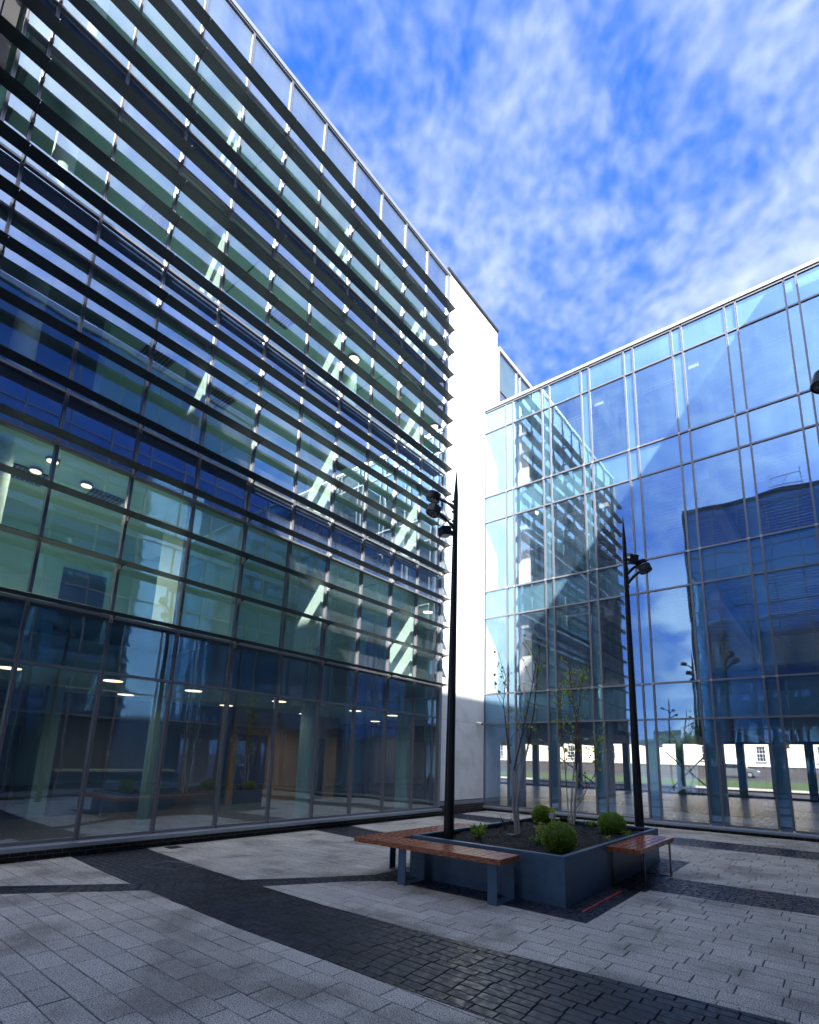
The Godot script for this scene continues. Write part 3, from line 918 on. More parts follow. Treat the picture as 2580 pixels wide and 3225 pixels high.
func paving(cam: Camera3D) -> void:
	var v := func(x: float, y: float) -> Vector2: return Vector2(x, y)
	var e := [
		[v.call(0.10, 0.06), v.call(12.05, 0.06)],
		[v.call(0.10, 1.65), v.call(2.0, 1.79), v.call(6.0, 1.98), v.call(9.2, 1.95), v.call(12.05, 1.90)],
		[v.call(0.10, 2.83), v.call(2.0, 3.06), v.call(6.6, 3.22), v.call(9.2, 3.18), v.call(12.05, 3.10)],
		[v.call(0.10, 6.45), v.call(1.6, 6.75), v.call(7.5, 7.0), v.call(9.3, 6.88), v.call(12.05, 6.75)],
		[v.call(0.10, 7.62), v.call(1.8, 7.82), v.call(7.5, 8.06), v.call(9.4, 7.93), v.call(12.05, 7.75)],
		[v.call(0.10, 11.36), v.call(2.1, 11.50), v.call(5.0, 11.59), v.call(7.0, 11.52), v.call(9.2, 11.33), v.call(12.05, 11.0)],
		[v.call(0.10, 12.51), v.call(1.7, 12.60), v.call(5.0, 12.69), v.call(7.0, 12.65), v.call(8.5, 12.58), v.call(12.05, 12.35)],
		[v.call(0.10, 19.8), v.call(12.05, 19.8)],
	]
	var border := PackedVector2Array([v.call(4.30, 5.3), v.call(7.46, 5.3), v.call(7.46, 10.14), v.call(4.30, 10.14)])
	var bed := PackedVector2Array([v.call(4.70, 5.70), v.call(7.06, 5.70), v.call(7.06, 9.73), v.call(4.70, 9.73)])
	var slant := PackedVector2Array([v.call(0.10, 15.55), v.call(0.9, 14.6), v.call(1.59, 13.75), v.call(2.5, 12.65), v.call(3.31, 11.5), v.call(4.01, 10.52), v.call(4.44, 9.77), v.call(4.6, 9.3), v.call(5.0, 9.65),
		v.call(4.68, 10.22), v.call(4.31, 10.64), v.call(3.82, 11.48), v.call(3.0, 12.64), v.call(2.56, 13.19), v.call(2.03, 13.85), v.call(1.3, 14.8), v.call(0.10, 16.2)])
	if Geometry2D.is_polygon_clockwise(slant):
		slant.reverse()
	if Geometry2D.is_polygon_clockwise(border):
		border.reverse()
	var light := []
	var dark := []
	for i in 7:
		var p := strip_between(e[i], e[i + 1])
		if i % 2 == 0:
			light.append(p)
		else:
			dark.append(p)
	light = cut_away(cut_away(light, slant), border)
	dark = cut_away(cut_away(dark, slant), border)
	var slants := cut_away([slant], border)
	# the dark border round the planter, as four strips
	var edge := [PackedVector2Array([v.call(4.30, 5.3), v.call(7.46, 5.3), v.call(7.46, 5.72), v.call(4.30, 5.72)]), PackedVector2Array([v.call(4.30, 9.70), v.call(7.46, 9.70), v.call(7.46, 10.14), v.call(4.30, 10.14)]),
		PackedVector2Array([v.call(4.30, 5.72), v.call(4.73, 5.72), v.call(4.73, 9.70), v.call(4.30, 9.70)]), PackedVector2Array([v.call(7.03, 5.72), v.call(7.46, 5.72), v.call(7.46, 9.70), v.call(7.03, 9.70)])]
	var bed_mesh := start()
	add_box(bed_mesh, Vector3(-0.075, -0.052, 0.03), Vector3(12.08, -0.012, 19.87))
	var base := structure("courtyard_paving", bed_mesh.commit(), mats["grout"])
	var blocks: Array = []
	lay(light, v.call(0.0, 0.06), v.call(12.1, 19.8), 0.2, [0.3, 0.4, 0.4, 0.5], 0.0, blocks)
	set_blocks(blocks, base, "paving_block", "light_paver", LIGHT_TONES, 0.2, cam)
	var small: Array = []
	lay(dark, v.call(0.0, 1.5), v.call(12.1, 12.8), 0.1, [0.2], 0.0, small)
	lay(edge, v.call(4.2, 5.2), v.call(7.6, 10.3), 0.1, [0.2], 0.0, small)
	lay(slants, Vector2(-18.0, 8.0), Vector2(6.0, 13.0), 0.1, [0.2], -0.93, small)
	set_blocks(small, base, "dark_paving_block", "dark_paver", DARK_TONES, 0.1, cam)

func small_ground_things() -> void:
	var line := start()
	add_box(line, Vector3(-0.012, 0, -0.72), Vector3(0.012, 0.003, 0.62))
	tag(part(numbered("red_paint_line"), line.commit(), mats["red_paint_line"], self, Vector3(7.27, 0.002, 9.15)), "thin red line painted on dark paving beside the planter's near end", "paint mark")
	var line2 := start()
	add_box(line2, Vector3(-0.012, 0, -0.42), Vector3(0.012, 0.003, 0.20))
	tag(part(numbered("orange_paint_line"), line2.commit(), mats["orange_paint_line"], self, Vector3(7.33, 0.002, 6.75)), "short orange line painted on dark paving behind the short bench", "paint mark")
	# inspection covers: a steel frame with a paved tray
	for c in [[1.75, 11.75, 0.55, 0.45, "rectangular inspection cover in the dark band near the office wing"], [2.05, 8.6, 0.6, 0.45, "rectangular inspection cover in pale paving left of the corner bench"]]:
		var o := thing("inspection_cover", c[4], "manhole cover", Vector3(c[0], 0, c[1]), 0.35, "inspection covers in the paving")
		for s in [-1, 1]:
			part("frame_bar", box(c[2] + 0.014, 0.006, 0.007), mats["bracket_metal"], o, Vector3(0, 0.001, s * c[3] / 2))
			part("frame_bar", box(0.007, 0.006, c[3]), mats["bracket_metal"], o, Vector3(s * c[2] / 2, 0.001, 0))
	var g := thing("drain_grate", "small dark iron drain grate in paving against the office wing sill", "drain", Vector3(0.32, 0.001, 10.98))
	part("frame", box(0.24, 0.008, 0.24), mats["black_paint"], g)
	for k in 6:
		part("slat", box(0.02, 0.008, 0.20), mats["shadow_gap"], g, Vector3(-0.085 + 0.034 * k, 0.006, 0))
	var st := start()
	for k in 90:
		var p := Vector3(rng.randf_range(0.4, 10.5), 0.004, rng.randf_range(1.0, 14.6))
		if p.x > 4.1 and p.x < 7.6 and p.z > 5.2 and p.z < 10.3:
			continue
		var a := rng.randf() * TAU
		leaf(st, p, Vector3(cos(a), 0.05, sin(a)).normalized(), Vector3.UP, rng.randf_range(0.012, 0.035), rng.randf_range(0.008, 0.02))
	var l := part(numbered("leaf_litter"), st.commit(), mats["leaf_litter"], self)
	l.set_meta("kind", "stuff")
	tag(l, "dark scraps of leaf scattered over the paving", "leaf litter")

# ---------------------------------------------------------------- planter and benches
func planter() -> void:
	var o := thing("steel_planter", "large blue grey steel planter box in the courtyard", "planter", Vector3(5.88, 0, 7.715))
	var hx := 1.18
	var hz := 2.015
	part("side_panel", box(2 * hx, 0.53, 0.02), mats["planter_steel"], o, Vector3(0, 0.265, hz - 0.01))
	part("side_panel", box(2 * hx, 0.53, 0.02), mats["planter_steel"], o, Vector3(0, 0.265, -hz + 0.01))
	part("side_panel", box(0.02, 0.53, 2 * hz - 0.044), mats["planter_steel"], o, Vector3(hx - 0.01, 0.265, 0))
	part("side_panel", box(0.02, 0.53, 2 * hz - 0.044), mats["planter_steel"], o, Vector3(-hx + 0.01, 0.265, 0))
	for s in [-1, 1]:
		part("rim", box(2 * hx + 0.006, 0.03, 0.07), mats["planter_steel"], o, Vector3(0, 0.545, s * (hz - 0.032)))
		part("rim", box(0.07, 0.03, 2 * hz - 0.137), mats["planter_steel"], o, Vector3(s * (hx - 0.032), 0.545, 0))
	# soil: an uneven sheet of bark, with loose chips on it
	var n := noise(77, 2.2, 4)
	var st := start()
	var nx := 40
	var nz := 66
	var p := func(i: int, k: int) -> Vector3:
		var x := lerpf(-hx + 0.02, hx - 0.02, float(i) / nx)
		var z := lerpf(-hz + 0.02, hz - 0.02, float(k) / nz)
		return Vector3(x, 0.485 + n.get_noise_2d(x, z) * 0.05 + rng.randf_range(-0.008, 0.008), z)
	var grid := []
	for i in nx + 1:
		var row := []
		for k in nz + 1:
			row.append(p.call(i, k))
		grid.append(row)
	for i in nx:
		for k in nz:
			quad(st, grid[i][k], grid[i][k + 1], grid[i + 1][k + 1], grid[i + 1][k])
	var soil := part("soil", st.commit(), mats["bark_mulch"], o)
	for pale in 2:
		var chips := start()
		for k in (2200 if pale == 0 else 260):
			var c := Vector3(rng.randf_range(-hx + 0.05, hx - 0.05), 0, rng.randf_range(-hz + 0.05, hz - 0.05))
			c.y = 0.492 + n.get_noise_2d(c.x, c.z) * 0.05
			var d := rand_dir()
			d.y *= 0.35
			leaf(chips, c, d.normalized(), (Vector3.UP + rand_dir() * 0.5).normalized(), rng.randf_range(0.02, 0.055), rng.randf_range(0.008, 0.022))
		var cm := part("bark_chips", chips.commit(), mats["bark_chip_pale" if pale == 1 else "bark_chip"], soil)
		cm.set_meta("kind", "stuff")

func leg_loop(wide: float, deep: float, high: float) -> Mesh:
	# a flat steel bar bent into a closed rectangle, the bar's width along x
	var st := start()
	var t := 0.012
	var hx := wide / 2.0
	add_box(st, Vector3(-hx, 0, -deep / 2), Vector3(hx, t, deep / 2))
	add_box(st, Vector3(-hx, high - t, -deep / 2), Vector3(hx, high, deep / 2))
	for s in [-1.0, 1.0]:
		var z: float = s * (deep / 2 - t / 2)
		add_box(st, Vector3(-hx, t, z - t / 2), Vector3(hx, high - t, z + t / 2))
	return st.commit()

func benches() -> void:
	var o := thing("corner_bench", "L shaped slatted hardwood bench wrapped round the planter's left corner", "bench", Vector3(4.62, 0, 9.80))
	var top := 0.525
	var thick := 0.062
	var n := 5
	var w := 0.089
	var gap := 0.010
	# slats of the two arms meet in a mitre that runs from the inner to the outer corner
	for k in n:
		var a := 0.02 + k * (w + gap)          # how far out from the planter
		var b := a + w
		var dn := Transform3D(Basis(Vector3(1, 0, 0), Vector3(0, 0, -1), Vector3(0, 1, 0)), Vector3(0, top, 0))
		var poly := PackedVector2Array([Vector2(-a + 0.004, -a), Vector2(-b + 0.004, -b), Vector2(1.90, -b), Vector2(1.90, -a)])
		part("slat", prism(poly, -thick, 0.0, dn), mats["wood_along_x"], o)
		var poly2 := PackedVector2Array([Vector2(-a, -a + 0.004), Vector2(-a, 2.10), Vector2(-b, 2.10), Vector2(-b, -b + 0.004)])
		part("slat", prism(poly2, -thick, 0.0, dn), mats["wood_along_z"], o)
	var loop := leg_loop(0.13, 0.42, top - thick)
	for x in [0.36, 1.76]:
		part("leg", loop, mats["planter_steel"], o, Vector3(x, 0, 0.235))
	for z in [-0.28, -1.75]:
		part("leg", loop, mats["planter_steel"], o, Vector3(-0.235, 0, z), Basis(Vector3.UP, PI / 2))
	var s := thing("short_bench", "short straight slatted hardwood bench on the planter's right side", "bench", Vector3(7.285, 0, 7.40))
	for k in n:
		var x := -0.2 + k * (w - 0.002 + gap)
		part("slat", chamfered(w - 0.004, thick, 1.78, 0.003), mats["wood_along_z"], s, Vector3(x, top - thick + 0.01, 0.02))
	var loop2 := leg_loop(0.07, 0.44, top - thick + 0.01)
	for z in [0.78, -0.55]:
		part("leg", loop2, mats["black_paint"], s, Vector3(0.02, 0, z), Basis(Vector3.UP, PI / 2))

# ---------------------------------------------------------------- lamp posts
func lamp_head(parent: Node3D, at: Vector3, out: Vector3, tip: float) -> void:
	# a drum on the end of an arm, its glass facing down and out
	var b := Basis(Vector3.UP.cross(out).normalized(), -tip)
	var d := part("lamp_head", lathe([[0.0, 0.085], [0.085, 0.083], [0.118, 0.06], [0.124, -0.07], [0.116, -0.078], [0.104, -0.07]], 24), mats["black_paint"], parent, at, b)
	part("lens", lathe([[0.104, -0.066], [0.0, -0.063]], 24), mats["lens_grey"], d)
	for k in 6:
		part("diode", lathe([[0.014, -0.066], [0.011, -0.074], [0.0, -0.075]], 8), mats["bracket_metal"], d, Vector3(0.06 * cos(TAU * k / 6), 0, 0.06 * sin(TAU * k / 6)))

func lamp_post(label: String, at: Vector3, base_y: float, heads: Array) -> Node3D:
	var o := thing("lamp_post", label, "lamp post", at, 0.0, "black spire lamp posts")
	var st := start()
	add_tube(st, [Vector3(0, base_y, 0), Vector3(0, 1.2, 0), Vector3(0, 4.0, 0), Vector3(0, 6.14, 0), Vector3(0.004, 6.66, 0)], [0.082, 0.076, 0.056, 0.040, 0.003], 18)
	part("post", st.commit(), mats["black_paint"], o)
	for h in heads:
		var dir: Vector3 = h[0]
		var y: float = h[1]
		var reach: float = h[2]
		if h.size() > 3:
			# the small box shaped camera
			var b := part("camera_box", box(0.16, 0.15, 0.17), mats["black_paint"], o, Vector3(0, y, 0) + dir * reach, Basis(Vector3.UP, atan2(dir.x, dir.z)) * Basis(Vector3.RIGHT, 0.15))
			part("bracket", box(0.05, 0.05, 0.14), mats["black_paint"], b, Vector3(0, -0.03, -0.14))
			part("hinge", box(0.04, 0.05, 0.10), mats["bracket_metal"], b, Vector3(0, 0.09, -0.08))
			continue
		var e := dir * reach + Vector3(0, 0.24, 0)
		part("arm", tube([Vector3(0, y - 0.03, 0) + dir * 0.02, Vector3(0, y + 0.04, 0) + dir * 0.08, Vector3(0, y + 0.13, 0) + dir * reach * 0.5, Vector3(0, y + 0.20, 0) + dir * (reach - 0.08)], [0.034, 0.034, 0.030, 0.028], 8), mats["black_paint"], o)
		for c in [-0.09, 0.10]:
			part("collar", box(0.03, 0.03, 0.05), mats["black_paint"], o, Vector3(0, y + c, 0) + dir * 0.045)
		lamp_head(o, Vector3(0, y, 0) + e, dir, 0.30)
	return o

func lamps() -> void:
	var left := Vector3(-0.80, 0, 0.60).normalized()
	var l := lamp_post("tall black spire lamp post standing at the corner bench", Vector3(4.94, 0, 9.12), 0.44, [
		[left.rotated(Vector3.UP, -0.25), 5.93, 0.40], [left.rotated(Vector3.UP, 0.35), 5.55, 0.40], [left.rotated(Vector3.UP, 0.5), 5.42, 0.20, true]])
	l.rotation.z = -0.006
	var right := Vector3(0.80, 0, -0.60).normalized()
	lamp_post("black spire lamp post at planter corner before hall glass", Vector3(6.735, 0, 5.66), 0.44, [
		[right.rotated(Vector3.UP, -0.55), 5.22, 0.36], [right.rotated(Vector3.UP, 0.25), 5.42, 0.36], [right, 5.72, 0.16, true]])
	lamp_post("lamp post whose head pokes in at the photo's right edge", Vector3(10.52, 0, 9.95), 0.0, [
		[Vector3(-0.99, 0, 0.12).normalized(), 5.16, 0.49], [Vector3(0.7, 0, 0.7), 5.45, 0.40]])
	lamp_post("nearer of two lamp posts mirrored beyond the courtyard gap", Vector3(0.2, 0, 24.7), 0.0, [
		[Vector3(0.95, 0, 0.3).normalized(), 5.0, 0.45], [Vector3(0.8, 0, -0.6), 5.35, 0.40], [Vector3(-1, 0, 0), 5.55, 0.40]])
	lamp_post("farther of two lamp posts mirrored beyond the courtyard gap", Vector3(-0.7, 0, 34.5), 0.0, [
		[Vector3(0.9, 0, 0.4).normalized(), 5.0, 0.45], [Vector3(0.8, 0, -0.6), 5.6, 0.40]])

# ---------------------------------------------------------------- plants
func box_ball(label: String, at: Vector3, r: float, squash: float, seed_: int) -> void:
	rng.seed = seed_
	var o := thing("box_shrub", label, "shrub", at, 0.0, "clipped box shrubs in the planter")
	var inner := SphereMesh.new()
	inner.radius = r * 0.88
	inner.height = r * 1.76 * squash
	inner.radial_segments = 24
	inner.rings = 14
	part("core", inner, mats["box_leaf_dark"], o, Vector3(0, r * 0.9 * squash, 0))
	var n := noise(seed_, 7.0, 3)
	for layer in 2:
		var st := start()
		for k in (3000 if layer == 0 else 260):
			var d := rand_dir()
			if d.y < -0.85:
				continue
			var rr := r * (0.93 + 0.13 * n.get_noise_3d(d.x, d.y, d.z) + rng.randf_range(-0.07, 0.05))
			var p := Vector3(d.x * rr, r * 0.9 * squash + d.y * rr * squash, d.z * rr)
			var dir := (d + rand_dir() * 0.95).normalized()
			leaf(st, p, dir, rand_dir(), rng.randf_range(0.020, 0.038), rng.randf_range(0.013, 0.022))
		var f := part("foliage", st.commit(), mats["box_leaf" if layer == 0 else "box_leaf_dark"], o)
		f.set_meta("kind", "stuff")

func leafy_tuft(called: String, label: String, cat: String, at: Vector3, mat: String, h: float, spread: float, stems: int, leaves: int, size: float, seed_: int) -> void:
	rng.seed = seed_
	var o := thing(called, label, cat, at)
	var tw := start()
	var lf := start()
	for s in stems:
		var a := rng.randf() * TAU
		var lean := Vector3(cos(a), 0, sin(a)) * spread * rng.randf_range(0.3, 1.0)
		var hh := h * rng.randf_range(0.55, 1.0)
		var mid := lean * 0.45 + Vector3(0, hh * 0.6, 0)
		var end := lean + Vector3(0, hh, 0)
		add_tube(tw, [Vector3.ZERO, mid, end], [0.004, 0.003, 0.0015], 5)
		for k in leaves:
			var t := rng.randf_range(0.25, 1.0)
			var p := (mid * (t * 2.0) if t < 0.5 else mid.lerp(end, t * 2.0 - 1.0))
			var d := (rand_dir() + Vector3(0, 0.35, 0)).normalized()
			leaf(lf, p, d, rand_dir(), size * rng.randf_range(0.6, 1.2), size * rng.randf_range(0.35, 0.6))
	part("stem", tw.commit(), mats["twig_bark"], o)
	var f := part("foliage", lf.commit(), mats[mat], o)
	f.set_meta("kind", "stuff")

func birch(label: String, at: Vector3, stems: Array, leaves: int, seed_: int) -> void:
	rng.seed = seed_
	var o := thing("birch_sapling", label, "tree", at, 0.0, "multi stemmed birch saplings in the planter")
	var tw := start()
	var lf := start()
	for s in stems:
		# s: list of points, radius at the foot; the pale bark gives way to brown above
		var pts: Array = s[0]
		var r0: float = s[1]
		var low := []
		var low_r := []
		var high := []
		var high_r := []
		var total := pts.size() - 1
		for i in pts.size():
			var q: Vector3 = pts[i]
			var r := lerpf(r0, 0.0035, pow(float(i) / total, 0.8))
			if q.y < 2.0:
				low.append(q)
				low_r.append(r)
			else:
				if high.is_empty() and low.size() > 0:
					high.append(low[low.size() - 1])
					high_r.append(low_r[low_r.size() - 1])
				high.append(q)
				high_r.append(r)
		if low.size() > 1:
			part("trunk", tube(low, low_r, 10), mats["birch_bark"], o)
		if high.size() > 1:
			part("upper_trunk", tube(high, high_r, 8), mats["young_bark"], o)
		for k in 13:
			var t := rng.randf_range(0.30, 0.98) * total
			var i := mini(int(t), total - 1)
			var p: Vector3 = pts[i].lerp(pts[i + 1], t - i)
			var a := rng.randf() * TAU
			var d := Vector3(cos(a) * 0.55, 0.85, sin(a) * 0.55)
			var l := rng.randf_range(0.22, 0.62)
			var m := p + d * l * 0.5 + rand_dir() * 0.03
			var e := p + d * l + rand_dir() * 0.06
			add_tube(tw, [p, m, e], [0.005, 0.0035, 0.0018], 5)
			for b in 2:
				var f := rand_dir()
				f.y = absf(f.y)
				add_tube(tw, [m.lerp(e, b * 0.5), m.lerp(e, b * 0.5) + f * 0.16], [0.0022, 0.001], 4)
			for c in leaves:
				var q := p.lerp(e, rng.randf_range(0.3, 1.05)) + rand_dir() * 0.035
				var dd := rand_dir()
				dd.y -= 0.5
				leaf(lf, q, dd.normalized(), rand_dir(), rng.randf_range(0.045, 0.080), rng.randf_range(0.035, 0.060))
	part("twigs", tw.commit(), mats["twig_bark"], o)
	var f2 := part("foliage", lf.commit(), mats["birch_leaf"], o)
	f2.set_meta("kind", "stuff")

func plant_label(label: String, at: Vector3, turn: float) -> void:
	var o := thing("plant_label", label, "plant tag", at, turn, "white plant tags in the planter")
	part("stake", box(0.012, 0.24, 0.004), mats["plant_label"], o, Vector3(0, 0.09, -0.004))
	var c := part("card", box(0.075, 0.10, 0.003), mats["plant_label"], o, Vector3(0, 0.25, 0), Basis(Vector3.BACK, -0.12))
	for k in 4:
		part("printed_line", box(0.05 - 0.008 * (k % 2), 0.006, 0.001), mats["label_print"], c, Vector3(0, 0.03 - 0.018 * k, 0.0022))

func planting() -> void:
	var g := 0.47
	box_ball("largest round box shrub, at the planter's near corner", Vector3(6.66, g, 8.98), 0.225, 0.93, 101)
	box_ball("round box shrub by the right lamp post, with pale young shoots", Vector3(6.52, g, 6.50), 0.235, 0.80, 102)
	box_ball("box shrub at the planter's far left beside yellow shrub", Vector3(4.97, g, 5.98), 0.20, 0.90, 103)
	leafy_tuft("variegated_shrub", "yellow variegated shrub beside the far left box shrub", "shrub", Vector3(5.22, g, 5.98), "yellow_leaf", 0.34, 0.10, 8, 26, 0.045, 111)
	leafy_tuft("variegated_shrub", "yellow variegated shrub behind the largest box shrub", "shrub", Vector3(6.05, g, 8.35), "yellow_leaf", 0.34, 0.13, 8, 22, 0.045, 112)
	leafy_tuft("low_herb", "low green herb at the foot of the largest box shrub", "plant", Vector3(6.22, g, 8.75), "herb_leaf", 0.15, 0.12, 12, 16, 0.045, 113)
	leafy_tuft("evergreen_seedling", "small dark leaved evergreen next to the left lamp post", "plant", Vector3(5.34, g, 8.95), "box_leaf", 0.24, 0.16, 8, 15, 0.075, 114)
	leafy_tuft("low_herb", "low green herb between second birch and right lamp post", "plant", Vector3(5.92, g, 5.95), "herb_leaf", 0.14, 0.14, 10, 12, 0.05, 115)
	leafy_tuft("pale_seedling", "pale lime seedling alone on the bark in front of the right box shrub", "plant", Vector3(6.72, g, 7.35), "birch_leaf", 0.08, 0.06, 5, 7, 0.04, 116)
	leafy_tuft("pale_shoots", "pale lime shoots at the right foot of the box shrub by the lamp", "plant", Vector3(6.80, g, 6.62), "birch_leaf", 0.12, 0.10, 7, 10, 0.05, 117)
	leafy_tuft("dry_grass_tuft", "thin dry grass tuft left of the first birch", "grass tuft", Vector3(5.10, g, 7.65), "bark_chip_pale", 0.30, 0.18, 16, 2, 0.03, 118)
	var v := func(x: float, y: float, z: float) -> Vector3: return Vector3(x, y, z)
	var b1 := Vector3(5.45, 0, 7.88)
	birch("pale three stemmed birch sapling nearer the corner bench", b1, [
		[[v.call(0.03, 0.45, 0), v.call(0.0, 0.96, 0.02), v.call(0.10, 1.52, 0), v.call(0.20, 1.95, -0.03), v.call(0.32, 2.46, 0), v.call(0.40, 2.97, 0.03), v.call(0.44, 3.40, 0), v.call(0.49, 3.72, 0)], 0.026],
		[[v.call(0.0, 0.45, 0.05), v.call(-0.05, 0.95, 0.06), v.call(-0.02, 1.5, 0.08), v.call(0.12, 2.0, 0.09), v.call(0.26, 2.5, 0.1), v.call(0.38, 3.0, 0.12), v.call(0.47, 3.45, 0.12)], 0.024],
		[[v.call(-0.03, 0.45, -0.05), v.call(-0.11, 0.95, -0.07), v.call(-0.18, 1.61, -0.10), v.call(-0.26, 2.18, -0.1), v.call(-0.33, 2.66, -0.12), v.call(-0.27, 3.20, -0.12)], 0.026]], 3, 131)
	birch("birch sapling with more leaves beside the right lamp post", Vector3(5.52, 0, 5.80), [
		[[v.call(0.03, 0.45, 0.02), v.call(0.08, 1.06, 0), v.call(0.16, 1.65, 0), v.call(0.17, 2.24, 0), v.call(0.10, 2.85, 0), v.call(0.05, 3.27, 0), v.call(0.0, 4.02, 0.02)], 0.027],
		[[v.call(-0.05, 0.45, -0.04), v.call(-0.02, 1.06, -0.05), v.call(0.07, 1.74, -0.06), v.call(0.12, 2.4, -0.05), v.call(0.22, 3.0, -0.08), v.call(0.33, 3.6, -0.05)], 0.022],
		[[v.call(-0.08, 0.5, -0.02), v.call(-0.11, 1.2, -0.02), v.call(-0.14, 2.0, 0.0), v.call(-0.17, 2.7, 0.03), v.call(-0.20, 3.3, 0.03)], 0.013],
		[[v.call(0.06, 0.76, 0), v.call(0.24, 1.02, 0.03), v.call(0.50, 1.48, 0.05), v.call(0.58, 2.04, 0.05)], 0.013]], 8, 132)
	var pot := thing("plant_pot", "small black plastic nursery pot beside the second birch", "plant pot", Vector3(5.42, 0.46, 5.98))
	part("pot", lathe([[0.055, 0.0], [0.075, 0.13], [0.082, 0.135], [0.082, 0.15], [0.07, 0.15], [0.05, 0.02]], 18), mats["black_paint"], pot)
	plant_label("white plant tag standing behind the largest box shrub", Vector3(5.55, g, 6.80), 0.5)
	plant_label("white plant tag behind the box shrub by the right lamp post", Vector3(6.36, g, 5.98), 0.5)
	var up := thing("ground_uplighter", "low dark uplighter at the foot of the first birch", "light fitting", Vector3(5.48, 0.485, 8.17))
	part("body", lathe([[0.0, 0.03], [0.07, 0.03], [0.085, 0.015], [0.085, 0.0]], 18), mats["black_paint"], up)

# ---------------------------------------------------------------- the world round about
func outside() -> void:
	var g := start()
	quad(g, Vector3(-700, 0, 700), Vector3(700, 0, 700), Vector3(700, 0, -700), Vector3(-700, 0, -700))
	structure("ground", g.commit(), mats["asphalt"], Vector3(0, -0.16, 0))
	structure("road", box(160, 0.06, 12), mats["asphalt"], Vector3(0, -0.06, -24.0))
	structure("kerb", box(160, 0.16, 0.3), mats["kerb_stone"], Vector3(0, 0.16, -30.0))
	# a lawn bank rising to a low stone wall
	var bank := start()
	quad(bank, Vector3(-80, 0.22, -30.1), Vector3(80, 0.22, -30.1), Vector3(80, 0.52, -42), Vector3(-80, 0.52, -42))
	structure("lawn", bank.commit(), mats["lawn"])
	var rise := start()
	quad(rise, Vector3(-80, 0.52, -42), Vector3(80, 0.52, -42), Vector3(80, 0.75, -53), Vector3(-80, 0.75, -53))
	quad(rise, Vector3(-80, 0.75, -53), Vector3(80, 0.75, -53), Vector3(80, 1.5, -95), Vector3(-80, 1.5, -95))
	structure("lane", rise.commit(), mats["asphalt"])
	var wall := thing("low_stone_wall", "low dark stone wall seen through the hall below the cream house", "wall", Vector3(0, 0.7, -53.5))
	part("wall", box(150, 1.1, 0.4), mats["old_stone"], wall, Vector3(0, 0.55, 0))
	part("coping", box(150, 0.10, 0.5), mats["old_stone"], wall, Vector3(0, 1.15, 0))
	var h := thing("cream_house", "long sunlit cream house with sash windows seen through the hall", "building", Vector3(-6, 1.2, -62))
	part("wall", box(76, 9.0, 8.0), mats["cream_render"], h, Vector3(0, 4.5, -4))
	part("roof", prism(PackedVector2Array([Vector2(-4.6, 0), Vector2(4.6, 0), Vector2(0, 3.6)]), -38.5, 38.5, Transform3D(Basis(Vector3(0, 0, 1), Vector3(0, 1, 0), Vector3(-1, 0, 0)), Vector3(0, 9.0, -4))), mats["slate"], h)
	for k in 12:
		var x := -35.2 + 6.15 * k
		for lv in [1.35, 5.4]:
			var w := part("window", box(0.98, 1.9, 0.06), mats["dark_glazing"], h, Vector3(x, lv + 0.95, 0.01))
			for s in [-1, 1]:
				part("frame", box(0.08, 1.9, 0.08), mats["sash_white"], w, Vector3(s * 0.47, 0, 0.03))
			for yy in [-0.93, 0.0, 0.93]:
				part("sash_rail", box(0.90, 0.07, 0.08), mats["sash_white"], w, Vector3(0, yy, 0.032))
			for xx in [-0.16, 0.16]:
				part("glazing_bar", box(0.03, 1.86, 0.05), mats["sash_white"], w, Vector3(xx, 0, 0.034))
			for yy in [-0.47, 0.47]:
				part("glazing_bar", box(0.88, 0.03, 0.05), mats["sash_white"], w, Vector3(0, yy, 0.036))
			part("sill", box(1.2, 0.09, 0.16), mats["kerb_stone"], w, Vector3(0, -1.0, 0.06))
	# one parked car glimpsed through the ground floor
	var c := thing("parked_car", "dark grey parked car glimpsed through the hall's ground floor", "car", Vector3(0.6, 0.72, -50.2))
	var side := PackedVector2Array([Vector2(-2.1, 0.22), Vector2(2.1, 0.22), Vector2(2.15, 0.55), Vector2(2.0, 0.78), Vector2(1.15, 0.92), Vector2(0.55, 1.36), Vector2(-1.0, 1.42), Vector2(-1.85, 0.98), Vector2(-2.15, 0.85)])
	part("body", prism(side, -0.85, 0.85), mats["car_paint"], c)
	part("side_window", prism(PackedVector2Array([Vector2(1.0, 0.93), Vector2(0.50, 1.29), Vector2(-0.95, 1.34), Vector2(-1.5, 0.98)]), 0.85, 0.862), mats["car_glass"], c)
	part("windscreen", box(0.02, 0.58, 1.5), mats["car_glass"], c, Vector3(0.88, 1.14, 0), Basis(Vector3.BACK, 0.93))
	for x in [-1.35, 1.35]:
		for z in [-0.8, 0.8]:
			var wh := part("wheel", tube([Vector3(0, 0, -0.1), Vector3(0, 0, 0.1)], [0.31, 0.31], 18), mats["tyre_rubber"], c, Vector3(x, 0.31, z))
			part("rim", tube([Vector3(0, 0, -0.104), Vector3(0, 0, 0.104)], [0.19, 0.19], 14), mats["bracket_metal"], wh)
	part("headlight", box(0.08, 0.12, 0.35), mats["camera_white"], c, Vector3(2.08, 0.66, 0.6))
	part("headlight", box(0.08, 0.12, 0.35), mats["camera_white"], c, Vector3(2.08, 0.66, -0.6))
	# behind the camera, mirrored in the hall: a tree and a hill with houses
	rng.seed = 401
	var t := thing("bare_tree", "half leafed tree mirrored in the hall glass beyond the gap", "tree", Vector3(-2.4, 0, 40.0))
	var tr := start()
	add_tube(tr, [Vector3.ZERO, Vector3(0.1, 1.6, 0), Vector3(-0.05, 3.2, 0.1)], [0.2, 0.15, 0.1], 10)
	var lf := start()
